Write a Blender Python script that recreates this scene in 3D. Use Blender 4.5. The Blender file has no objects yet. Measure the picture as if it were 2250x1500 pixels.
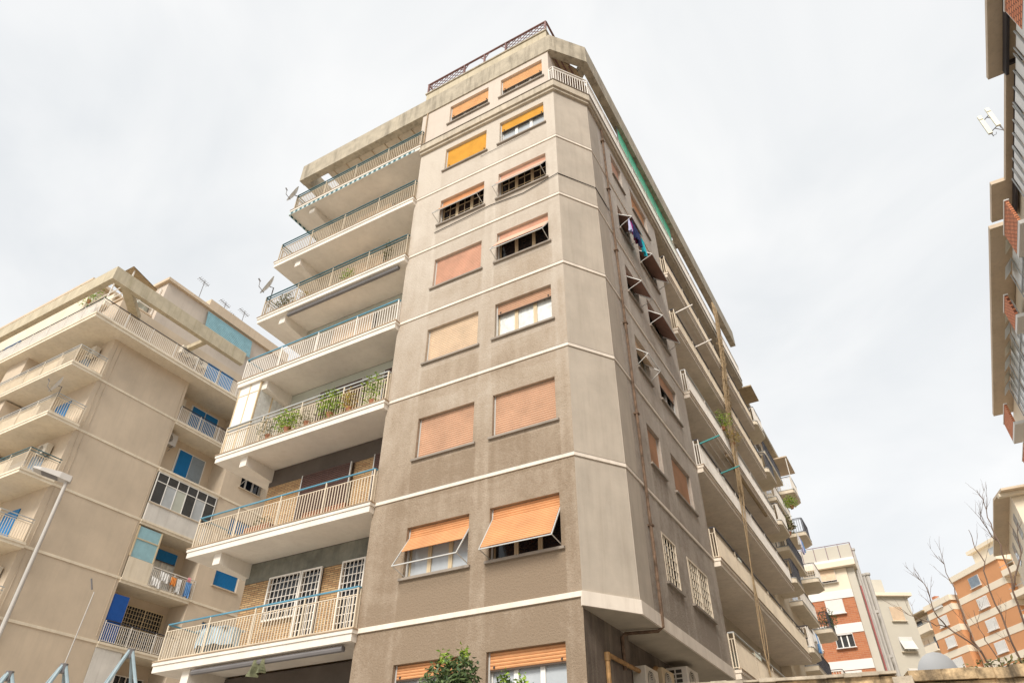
import bpy, math, random
from mathutils import Vector, Matrix

random.seed(11)
sc = bpy.context.scene
COL = sc.collection
R = math.radians

# ------------------------------------------------------------------ camera, sky, sun, exposure
F_PX, TILT, ROLL, YAW = 1491.14, R(37.6625), R(0.31024), R(29.9335)
ct, st, cr, sr = math.cos(TILT), math.sin(TILT), math.cos(ROLL), math.sin(ROLL)
Rz = Matrix.Rotation(YAW, 3, 'Z')
c_right = Rz @ Vector((cr, -sr*st, sr*ct))
c_up = Rz @ Vector((-sr, -cr*st, cr*ct))
c_fwd = Rz @ Vector((0, ct, st))
cam_d = bpy.data.cameras.new("camera")
cam_d.sensor_width = 36.0
cam_d.lens = 36.0*F_PX/2250.0
cam_d.clip_end = 3000
cam_d.clip_start = 0.05
cam = bpy.data.objects.new("camera", cam_d)
COL.objects.link(cam)
m = Matrix((c_right, c_up, -c_fwd)).transposed().to_4x4()
m.translation = Vector((5.8504, -13.1325, 1.6))
cam.matrix_world = m
sc.camera = cam

SUN_EL, SUN_AZ = R(40), R(281)          # azimuth measured counter-clockwise from +X: the light comes from in front of the facade
world = bpy.data.worlds.new("World")
sc.world = world
world.use_nodes = True
wn, wl = world.node_tree.nodes, world.node_tree.links
wn.clear()
w_out = wn.new('ShaderNodeOutputWorld')
w_sky = wn.new('ShaderNodeTexSky')
w_sky.sky_type = 'NISHITA'
w_sky.sun_disc = False
w_sky.sun_elevation = SUN_EL
w_sky.sun_rotation = R(90) - SUN_AZ
w_bg = wn.new('ShaderNodeBackground')
w_bg.inputs['Strength'].default_value = 0.06
wl.new(w_sky.outputs[0], w_bg.inputs['Color'])
w_tc = wn.new('ShaderNodeTexCoord')
w_map = wn.new('ShaderNodeMapping')
w_map.inputs['Scale'].default_value = (1.0, 1.0, 1.9)
w_map.inputs['Rotation'].default_value = (0.3, 0.2, 0.9)
wl.new(w_tc.outputs['Generated'], w_map.inputs['Vector'])
w_no = wn.new('ShaderNodeTexNoise')
w_no.inputs['Scale'].default_value = 2.1
w_no.inputs['Detail'].default_value = 5
w_no.inputs['Roughness'].default_value = 0.5
w_no.inputs['Distortion'].default_value = 0.5
wl.new(w_map.outputs[0], w_no.inputs['Vector'])
w_ra = wn.new('ShaderNodeValToRGB')
w_ra.color_ramp.elements[0].position = 0.33
w_ra.color_ramp.elements[0].color = (0.865, 0.895, 0.92, 1)
w_ra.color_ramp.elements[1].position = 0.66
w_ra.color_ramp.elements[1].color = (1.10, 1.10, 1.09, 1)
wl.new(w_no.outputs['Fac'], w_ra.inputs[0])
w_cl = wn.new('ShaderNodeBackground')
w_cl.inputs['Strength'].default_value = 0.378
wl.new(w_ra.outputs[0], w_cl.inputs['Color'])
w_mix = wn.new('ShaderNodeMixShader')
w_mix.inputs[0].default_value = 0.93
wl.new(w_bg.outputs[0], w_mix.inputs[1])
wl.new(w_cl.outputs[0], w_mix.inputs[2])
wl.new(w_mix.outputs[0], w_out.inputs['Surface'])

sun_d = bpy.data.lights.new("sun", 'SUN')
sun_d.energy = 1.5
sun_d.angle = R(20)
sun_d.color = (1.0, 0.94, 0.86)
sun = bpy.data.objects.new("sun", sun_d)
COL.objects.link(sun)
sdir = Vector((math.cos(SUN_EL)*math.cos(SUN_AZ), math.cos(SUN_EL)*math.sin(SUN_AZ), math.sin(SUN_EL)))
sun.rotation_euler = sdir.to_track_quat('Z', 'Y').to_euler()
sun.location = (0, -30, 60)

sc.view_settings.view_transform = 'Standard'
sc.view_settings.look = 'None'
sc.view_settings.gamma = 1
sc.view_settings.use_curve_mapping = False
sc.view_settings.exposure = 1.32

# ------------------------------------------------------------------ materials
def _n(nt, t, **kw):
    n = nt.nodes.new(t)
    for k, v in kw.items():
        n.inputs[k].default_value = v
    return n

def sh(c, f):
    return tuple(max(0.0, min(1.0, x*f)) for x in c[:3]) + (1,)

def M(name, col, rough=0.85, var=0.14, scale=1.3, bump=0.0, bscale=60, streak=0.0, scol=None, metal=0.0, spec=0.3, coat=0.0):
    mt = bpy.data.materials.new(name)
    mt.use_nodes = True
    nt = mt.node_tree
    bs = nt.nodes['Principled BSDF']
    L = nt.links.new
    bs.inputs['Roughness'].default_value = rough
    bs.inputs['Metallic'].default_value = metal
    bs.inputs['Specular IOR Level'].default_value = spec
    bs.inputs['Coat Weight'].default_value = coat
    ge = nt.nodes.new('ShaderNodeNewGeometry')
    no = _n(nt, 'ShaderNodeTexNoise', Scale=scale, Detail=6.0, Roughness=0.62)
    L(ge.outputs['Position'], no.inputs['Vector'])
    ra = nt.nodes.new('ShaderNodeValToRGB')
    ra.color_ramp.elements[0].position = 0.3
    ra.color_ramp.elements[1].position = 0.7
    ra.color_ramp.elements[0].color = sh(col, 1-var)
    ra.color_ramp.elements[1].color = sh(col, 1+var)
    L(no.outputs['Fac'], ra.inputs[0])
    out = ra.outputs[0]
    if streak:
        mp = nt.nodes.new('ShaderNodeMapping')
        mp.inputs['Scale'].default_value = (3.2, 3.2, 0.28)
        L(ge.outputs['Position'], mp.inputs['Vector'])
        n2 = _n(nt, 'ShaderNodeTexNoise', Scale=1.6, Detail=5.0, Roughness=0.65)
        L(mp.outputs[0], n2.inputs['Vector'])
        r2 = nt.nodes.new('ShaderNodeValToRGB')
        r2.color_ramp.elements[0].position = 0.48
        r2.color_ramp.elements[1].position = 0.72
        r2.color_ramp.elements[0].color = (0, 0, 0, 1)
        r2.color_ramp.elements[1].color = (streak, streak, streak, 1)
        L(n2.outputs['Fac'], r2.inputs[0])
        mx = nt.nodes.new('ShaderNodeMix')
        mx.data_type = 'RGBA'
        L(r2.outputs[0], mx.inputs['Factor'])
        L(out, mx.inputs['A'])
        mx.inputs['B'].default_value = (scol + (1,)) if scol else sh(col, 0.35)
        out = mx.outputs['Result']
    L(out, bs.inputs['Base Color'])
    if bump:
        n3 = _n(nt, 'ShaderNodeTexNoise', Scale=float(bscale), Detail=3.0)
        L(ge.outputs['Position'], n3.inputs['Vector'])
        bp = _n(nt, 'ShaderNodeBump', Strength=bump, Distance=0.02)
        L(n3.outputs['Fac'], bp.inputs['Height'])
        L(bp.outputs[0], bs.inputs['Normal'])
    return mt

def stucco(name, low, high, z0, z1, noise_amt=0.5, bump=0.5, bscale=22, axis='X', washed=(), soiled=(), sill0=None, storey=3.1):
    """weathered render: darker soiled coat on the lower storeys, rain-washed paler coat above, mottled and streaked"""
    mt = bpy.data.materials.new(name)
    mt.use_nodes = True
    nt = mt.node_tree
    L = nt.links.new
    bs = nt.nodes['Principled BSDF']
    bs.inputs['Roughness'].default_value = 0.95
    bs.inputs['Specular IOR Level'].default_value = 0.15
    ge = nt.nodes.new('ShaderNodeNewGeometry')
    sp = nt.nodes.new('ShaderNodeSeparateXYZ')
    L(ge.outputs['Position'], sp.inputs[0])
    mr = nt.nodes.new('ShaderNodeMapRange')
    mr.inputs['From Min'].default_value = z0
    mr.inputs['From Max'].default_value = z1
    L(sp.outputs['Z'], mr.inputs['Value'])
    n1 = _n(nt, 'ShaderNodeTexNoise', Scale=0.55, Detail=7.0, Roughness=0.68, Distortion=0.6)
    L(ge.outputs['Position'], n1.inputs['Vector'])
    mp = nt.nodes.new('ShaderNodeMapping')
    mp.inputs['Scale'].default_value = (2.6, 2.6, 0.22)
    L(ge.outputs['Position'], mp.inputs['Vector'])
    n2 = _n(nt, 'ShaderNodeTexNoise', Scale=1.3, Detail=5.0, Roughness=0.6)
    L(mp.outputs[0], n2.inputs['Vector'])
    n4 = _n(nt, 'ShaderNodeTexNoise', Scale=9.0, Detail=9.0, Roughness=0.85)
    L(ge.outputs['Position'], n4.inputs['Vector'])
    def math_(op, a, b):
        k = nt.nodes.new('ShaderNodeMath')
        k.operation = op
        for i, v in enumerate((a, b)):
            if isinstance(v, (int, float)):
                k.inputs[i].default_value = v
            else:
                L(v, k.inputs[i])
        return k.outputs[0]
    s1 = math_('MULTIPLY', math_('SUBTRACT', n1.outputs['Fac'], 0.5), noise_amt*1.7)
    s2 = math_('MULTIPLY', math_('SUBTRACT', n2.outputs['Fac'], 0.5), noise_amt*0.75)
    s3 = math_('MULTIPLY', math_('SUBTRACT', n4.outputs['Fac'], 0.5), noise_amt*1.35)
    t = math_('ADD', math_('ADD', mr.outputs[0], s1), math_('ADD', s2, s3))
    # rain-washed runs at the sill ends, soot left under the sills
    n5 = _n(nt, 'ShaderNodeTexNoise', Scale=1.1, Detail=3.0)
    L(ge.outputs['Position'], n5.inputs['Vector'])
    pat = math_('MULTIPLY', math_('MAXIMUM', math_('SUBTRACT', n5.outputs['Fac'], 0.3), 0.0), 2.2)
    wob = math_('ADD', sp.outputs[axis], math_('MULTIPLY', math_('SUBTRACT', n4.outputs['Fac'], 0.5), 0.12))
    for x0, wd in washed:
        d = math_('DIVIDE', math_('ABSOLUTE', math_('SUBTRACT', wob, x0), 0.0), wd)
        g = math_('MAXIMUM', math_('SUBTRACT', 1.0, d), 0.0)
        t = math_('ADD', t, math_('MULTIPLY', math_('MULTIPLY', g, pat), 0.20))
    if soiled:
        ph = math_('FRACT', math_('DIVIDE', math_('SUBTRACT', sp.outputs['Z'], sill0), storey), 0.0)
        below = math_('GREATER_THAN', math_('ADD', ph, math_('MULTIPLY', math_('SUBTRACT', n1.outputs['Fac'], 0.5), 0.3)), 0.66)
        for x0, x1 in soiled:
            ins = math_('MULTIPLY', math_('GREATER_THAN', wob, x0), math_('LESS_THAN', wob, x1))
            t = math_('SUBTRACT', t, math_('MULTIPLY', math_('MULTIPLY', ins, below), 0.11))
    ra = nt.nodes.new('ShaderNodeValToRGB')
    ra.color_ramp.elements[0].position = 0.0
    ra.color_ramp.elements[0].color = sh(low, 0.82)
    ra.color_ramp.elements[1].position = 1.0
    ra.color_ramp.elements[1].color = sh(high, 1.05)
    e = ra.color_ramp.elements.new(0.3)
    e.color = sh([(a*0.75+b*0.25) for a, b in zip(low, high)], 1)
    e = ra.color_ramp.elements.new(0.68)
    e.color = sh([(a*0.25+b*0.75) for a, b in zip(low, high)], 1)
    L(t, ra.inputs[0])
    L(ra.outputs[0], bs.inputs['Base Color'])
    n3 = _n(nt, 'ShaderNodeTexNoise', Scale=float(bscale), Detail=4.0, Roughness=0.7)
    L(ge.outputs['Position'], n3.inputs['Vector'])
    bp = _n(nt, 'ShaderNodeBump', Strength=bump, Distance=0.05)
    L(n3.outputs['Fac'], bp.inputs['Height'])
    L(bp.outputs[0], bs.inputs['Normal'])
    return mt

def brick_mat(name, c1, c2, mortar, bw=0.26, bh=0.07, ms=0.012, axis='x', bump=0.6):
    mt = bpy.data.materials.new(name)
    mt.use_nodes = True
    nt = mt.node_tree
    L = nt.links.new
    bs = nt.nodes['Principled BSDF']
    bs.inputs['Roughness'].default_value = 0.9
    ge = nt.nodes.new('ShaderNodeNewGeometry')
    sp = nt.nodes.new('ShaderNodeSeparateXYZ')
    L(ge.outputs['Position'], sp.inputs[0])
    cb = nt.nodes.new('ShaderNodeCombineXYZ')
    L(sp.outputs['X' if axis == 'x' else 'Y'], cb.inputs[0])
    L(sp.outputs['Z'], cb.inputs[1])
    b = _n(nt, 'ShaderNodeTexBrick', Scale=1.0)
    b.inputs['Color1'].default_value = c1 + (1,)
    b.inputs['Color2'].default_value = c2 + (1,)
    b.inputs['Mortar'].default_value = mortar + (1,)
    b.inputs['Mortar Size'].default_value = ms
    b.inputs['Brick Width'].default_value = bw
    b.inputs['Row Height'].default_value = bh
    L(cb.outputs[0], b.inputs['Vector'])
    L(b.outputs['Color'], bs.inputs['Base Color'])
    bp = _n(nt, 'ShaderNodeBump', Strength=bump, Distance=0.01)
    bp.invert = True
    L(b.outputs['Fac'], bp.inputs['Height'])
    L(bp.outputs[0], bs.inputs['Normal'])
    return mt

def stripe_mat(name, c1, c2, per):
    mt = bpy.data.materials.new(name)
    mt.use_nodes = True
    nt = mt.node_tree
    L = nt.links.new
    bs = nt.nodes['Principled BSDF']
    bs.inputs['Roughness'].default_value = 0.8
    ge = nt.nodes.new('ShaderNodeNewGeometry')
    sp = nt.nodes.new('ShaderNodeSeparateXYZ')
    L(ge.outputs['Position'], sp.inputs[0])
    ad = nt.nodes.new('ShaderNodeMath'); ad.operation = 'ADD'
    L(sp.outputs['X'], ad.inputs[0]); L(sp.outputs['Y'], ad.inputs[1])
    mu = nt.nodes.new('ShaderNodeMath'); mu.operation = 'MULTIPLY'; mu.inputs[1].default_value = 1/per
    L(ad.outputs[0], mu.inputs[0])
    fr = nt.nodes.new('ShaderNodeMath'); fr.operation = 'FRACT'
    L(mu.outputs[0], fr.inputs[0])
    gt = nt.nodes.new('ShaderNodeMath'); gt.operation = 'GREATER_THAN'; gt.inputs[1].default_value = 0.5
    L(fr.outputs[0], gt.inputs[0])
    mx = nt.nodes.new('ShaderNodeMix'); mx.data_type = 'RGBA'
    L(gt.outputs[0], mx.inputs['Factor'])
    mx.inputs['A'].default_value = c1+(1,)
    mx.inputs['B'].default_value = c2+(1,)
    L(mx.outputs['Result'], bs.inputs['Base Color'])
    return mt

def leaf_mat(name, c1, c2):
    mt = M(name, c1, rough=0.5, var=0.05, spec=0.4)
    nt = mt.node_tree
    L = nt.links.new
    bs = nt.nodes['Principled BSDF']
    ge = nt.nodes.new('ShaderNodeNewGeometry')
    ra = nt.nodes.new('ShaderNodeValToRGB')
    ra.color_ramp.elements[0].color = c1+(1,)
    ra.color_ramp.elements[1].color = c2+(1,)
    L(ge.outputs['Random Per Island'], ra.inputs[0])
    L(ra.outputs[0], bs.inputs['Base Color'])
    bs.inputs['Transmission Weight'].default_value = 0.0
    bs.inputs['Subsurface Weight'].default_value = 0.0
    return mt

m_front = stucco('front_stucco', (0.345, 0.262, 0.185), (0.58, 0.515, 0.435), 7.0, 23.0, 0.52, 0.65, 20, 'X', ((-4.9, 0.12), (-2.76, 0.14), (-2.43, 0.12), (-0.30, 0.12), (-5.8, 0.3), (-0.04, 0.12)), ((-4.86, -2.80), (-2.39, -0.34)), 7.08, 3.13)
m_side = stucco('side_stucco', (0.37, 0.315, 0.26), (0.60, 0.55, 0.485), 5.0, 21.0, 0.75, 0.65, 20, 'Y', ((3.25, 0.12), (4.6, 0.16), (5.3, 0.12), (7.45, 0.14), (8.3, 0.25)), ((3.3, 4.55), (5.35, 7.4)), 7.08, 3.13)
m_chamfer = M('smooth_plaster', (0.48, 0.42, 0.345), var=0.11, scale=0.9, bump=0.2, bscale=40, streak=0.3, scol=(0.31, 0.26, 0.205))
m_attic = M('attic_plaster', (0.60, 0.52, 0.44), var=0.06, scale=0.8, bump=0.1, streak=0.2, scol=(0.40, 0.34, 0.28))
m_string = M('string_paint', (0.78, 0.70, 0.60), var=0.08, streak=0.35, scol=(0.50, 0.43, 0.35))
m_concrete = M('weathered_concrete', (0.43, 0.375, 0.285), var=0.2, scale=2.0, bump=0.25, bscale=30, streak=0.75, scol=(0.16, 0.135, 0.10))
m_cornice = M('cornice_concrete', (0.52, 0.45, 0.35), var=0.15, scale=2.0, bump=0.2, bscale=30, streak=0.5, scol=(0.26, 0.22, 0.16))
m_soffit = M('soffit_plaster', (0.56, 0.49, 0.39), var=0.12, scale=0.9, streak=0.3, scol=(0.34, 0.28, 0.20), bump=0.1)
m_slab = M('balcony_white_paint', (0.77, 0.715, 0.635), var=0.09, scale=0.9, streak=0.22, scol=(0.55, 0.48, 0.38))
m_coping = M('brown_coping', (0.40, 0.29, 0.19), var=0.2, rough=0.7)
m_bar = M('cream_railing_paint', (0.70, 0.60, 0.46), var=0.12, rough=0.5)
m_barw = M('white_railing_paint', (0.78, 0.73, 0.66), var=0.08, rough=0.5)
m_blue = M('blue_handrail_paint', (0.10, 0.27, 0.37), var=0.2, rough=0.45)
m_teal = M('teal_rail_paint', (0.045, 0.12, 0.14), var=0.2, rough=0.45)
m_teal2 = M('green_teal_paint', (0.04, 0.26, 0.25), var=0.15, rough=0.5)
m_greyrail = M('grey_rail_paint', (0.42, 0.43, 0.42), var=0.15, rough=0.45)
m_darkrail = M('dark_rail_iron', (0.05, 0.05, 0.06), var=0.2, rough=0.5)
m_iron = M('brown_iron', (0.20, 0.105, 0.095), var=0.25, rough=0.6)
m_orange = M('orange_shutter', (0.66, 0.335, 0.155), var=0.13, scale=1.6, rough=0.55)
m_tan = M('tan_shutter', (0.62, 0.39, 0.26), var=0.13, scale=1.6, rough=0.55)
m_pink = M('pink_shutter', (0.70, 0.42, 0.30), var=0.13, scale=1.6, rough=0.55)
m_paleor = M('pale_orange_shutter', (0.78, 0.45, 0.21), var=0.12, scale=1.6, rough=0.55)
m_yellow = M('yellow_shutter', (0.80, 0.44, 0.07), var=0.13, scale=1.6, rough=0.55)
m_palesh = M('cream_shutter', (0.74, 0.58, 0.42), var=0.13, scale=1.6, rough=0.55)
m_brownsh = M('brown_shutter', (0.10, 0.055, 0.045), var=0.15, scale=4, rough=0.5)
m_rustsh = M('faded_brown_shutter', (0.30, 0.17, 0.13), var=0.15, scale=4, rough=0.6)
m_bluesh = M('blue_shutter', (0.015, 0.20, 0.48), var=0.08, scale=4, rough=0.45)
m_dkblue = M('deep_blue_shutter', (0.01, 0.08, 0.33), var=0.1, scale=4, rough=0.45)
m_greyblue = M('grey_blue_shutter', (0.30, 0.36, 0.42), var=0.1, scale=4, rough=0.5)
m_paleblue = M('pale_blue_blind', (0.30, 0.50, 0.56), var=0.12, scale=3, rough=0.5)
m_whitesh = M('white_shutter', (0.82, 0.80, 0.76), var=0.03, rough=0.5)
m_frame = M('cream_window_frame', (0.62, 0.50, 0.33), var=0.1, rough=0.45)
m_framew = M('white_window_frame', (0.80, 0.78, 0.74), var=0.05, rough=0.4)
m_framed = M('dark_window_frame', (0.08, 0.055, 0.04), var=0.2, rough=0.5)
m_alu = M('aluminium', (0.62, 0.61, 0.58), var=0.08, rough=0.35, metal=0.3)
m_sill = M('sill_stone', (0.30, 0.255, 0.21), var=0.2, rough=0.8)
m_sillt = M('travertine_sill', (0.55, 0.46, 0.35), var=0.15, rough=0.8)
m_glass = M('window_glass', (0.035, 0.04, 0.045), var=0.3, rough=0.06, spec=0.9)
m_glassd = M('painted_dark_room', (0.012, 0.012, 0.014), var=0.3, rough=0.12, spec=0.5)  # near-black base paints the unlit room onto an opaque pane
m_curtain = M('curtain_behind_glass', (0.72, 0.73, 0.70), var=0.2, scale=7, rough=0.18, spec=0.6, streak=0.5, scol=(0.45, 0.47, 0.46))
m_glassb = M('painted_sky_glass', (0.45, 0.48, 0.50), var=0.12, rough=0.1, spec=0.8)  # pale base colour stands in for the sky's reflection in the pane
m_frost = M('frosted_glass', (0.50, 0.52, 0.45), var=0.06, rough=0.3, spec=0.5)
m_reed = M('reed_screen', (0.42, 0.31, 0.20), var=0.3, scale=6, streak=0.5, scol=(0.25, 0.18, 0.11))
m_whitep = M('white_parapet_panel', (0.68, 0.65, 0.60), var=0.1, streak=0.35, scol=(0.45, 0.42, 0.37))
m_brick = brick_mat('yellow_brick', (0.60, 0.40, 0.20), (0.42, 0.24, 0.11), (0.16, 0.11, 0.07), 0.30, 0.062, 0.009)
m_lintel = M('grey_green_render', (0.20, 0.195, 0.16), var=0.3, scale=2, bump=0.3, bscale=20, streak=0.5, scol=(0.10, 0.12, 0.11))
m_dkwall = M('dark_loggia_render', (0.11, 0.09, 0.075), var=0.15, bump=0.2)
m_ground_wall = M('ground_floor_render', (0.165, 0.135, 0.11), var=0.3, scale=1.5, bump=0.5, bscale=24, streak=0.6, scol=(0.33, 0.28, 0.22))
m_bayunder = M('bay_soffit', (0.47, 0.42, 0.34), var=0.15, streak=0.0, bump=0.15)
m_pipe = M('rusty_drainpipe', (0.155, 0.10, 0.065), var=0.55, scale=6, rough=0.8)
m_pipey = M('ochre_pipe', (0.38, 0.22, 0.09), var=0.4, scale=5, rough=0.6)
m_cable = M('black_cable', (0.02, 0.018, 0.018), var=0.1, rough=0.6)
m_green = M('green_sheet', (0.05, 0.52, 0.27), var=0.25, scale=3, rough=0.4)
m_canvas = M('brown_blind', (0.42, 0.32, 0.20), var=0.1, streak=0.4)
m_awn = stripe_mat('teal_striped_canvas', (0.03, 0.12, 0.14), (0.50, 0.60, 0.60), 0.26)
m_awng = M('green_canvas', (0.17, 0.175, 0.10), var=0.4, scale=5)
m_terra = M('terracotta', (0.36, 0.165, 0.095), var=0.15, rough=0.8)
m_dish = M('dish_white', (0.70, 0.69, 0.66), var=0.06, rough=0.4)
m_dishg = M('dish_grey', (0.36, 0.37, 0.38), var=0.06, rough=0.5)
m_ac = M('air_conditioner_cream', (0.68, 0.62, 0.52), var=0.08, rough=0.45)
m_acd = M('air_conditioner_dark', (0.06, 0.055, 0.05), var=0.2, rough=0.5)
m_leaf = leaf_mat('bright_leaves', (0.10, 0.20, 0.015), (0.40, 0.52, 0.06))
m_leafd = leaf_mat('citrus_leaves', (0.028, 0.06, 0.02), (0.15, 0.20, 0.07))
m_leafy = leaf_mat('yellowing_leaves', (0.40, 0.20, 0.03), (0.40, 0.38, 0.06))
m_leafo = leaf_mat('olive_leaves', (0.10, 0.10, 0.035), (0.20, 0.18, 0.07))
m_bark = M('bare_bark', (0.17, 0.115, 0.085), var=0.3, scale=8, rough=0.9)
m_vine = M('dry_stems', (0.36, 0.26, 0.15), var=0.3, scale=8, rough=0.9)
# left block
m_beige = M('beige_plaster', (0.60, 0.495, 0.375), var=0.10, scale=0.5, bump=0.25, bscale=30, streak=0.2, scol=(0.43, 0.36, 0.275))
m_beige2 = M('balcony_cream', (0.76, 0.67, 0.53), var=0.08, streak=0.3, scol=(0.50, 0.39, 0.25))
m_sideslab = M('side_balcony_paint', (0.78, 0.69, 0.58), var=0.10, streak=0.3, scol=(0.45, 0.37, 0.28))
m_beam2 = M('ochre_concrete', (0.53, 0.46, 0.335), var=0.14, scale=1.5, streak=0.45, scol=(0.30, 0.25, 0.14))
m_lampm = M('galvanised_steel', (0.50, 0.47, 0.43), var=0.1, rough=0.45)
m_lampd = M('lamp_grey', (0.18, 0.17, 0.17), var=0.1, rough=0.5)
m_tripod = M('pale_blue_steel', (0.30, 0.38, 0.41), var=0.2, scale=5, rough=0.5)
# far buildings
m_obrick = brick_mat('orange_brick', (0.50, 0.19, 0.085), (0.42, 0.145, 0.065), (0.46, 0.27, 0.17), 0.50, 0.16, 0.012)
m_rbrick = brick_mat('red_tile_brick', (0.85, 0.34, 0.17), (0.72, 0.24, 0.11), (0.20, 0.07, 0.04), 0.30, 0.15, 0.025, axis='y')
m_owall = M('orange_render', (0.62, 0.30, 0.14), var=0.06, scale=0.3)
m_cream = M('cream_render', (0.80, 0.70, 0.55), var=0.05, scale=0.3)
m_white = M('white_render', (0.80, 0.77, 0.72), var=0.04, scale=0.3)
m_greige = M('pale_grey_render', (0.55, 0.51, 0.43), var=0.06, scale=0.3)
m_eave = M('tan_eave', (0.62, 0.50, 0.37), var=0.08, scale=0.5, streak=0.2)
m_steel = M('dark_steel', (0.05, 0.045, 0.05), var=0.2, rough=0.5)
m_antenna = M('antenna_white', (0.62, 0.60, 0.48), var=0.03, rough=0.4)
m_wallcap = M('lichen_concrete', (0.45, 0.38, 0.29), var=0.3, scale=6, bump=0.5, bscale=30, streak=0.4)
m_flake = M('flaking_ochre_plaster', (0.46, 0.33, 0.19), var=0.75, scale=7, bump=1.0, bscale=14, streak=0.95, scol=(0.05, 0.04, 0.03))
m_ground = M('paving', (0.42, 0.38, 0.33), var=0.15, scale=0.5)
m_asphalt = M('asphalt', (0.055, 0.055, 0.055), var=0.2, scale=3)
m_kerb = M('kerb_stone', (0.40, 0.38, 0.35), var=0.15)
CLOTH = {k: M('cloth_'+k, c, var=0.15, scale=6) for k, c in dict(
    magenta=(0.45, 0.05, 0.28), turquoise=(0.02, 0.42, 0.50), navy=(0.02, 0.03, 0.10), white=(0.75, 0.74, 0.72), maroon=(0.22, 0.03, 0.10),
    orange=(0.75, 0.30, 0.08), blue=(0.15, 0.32, 0.60), pink=(0.75, 0.30, 0.35), lilac=(0.5, 0.5, 0.72), pale=(0.45, 0.58, 0.66)).items()}

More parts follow.
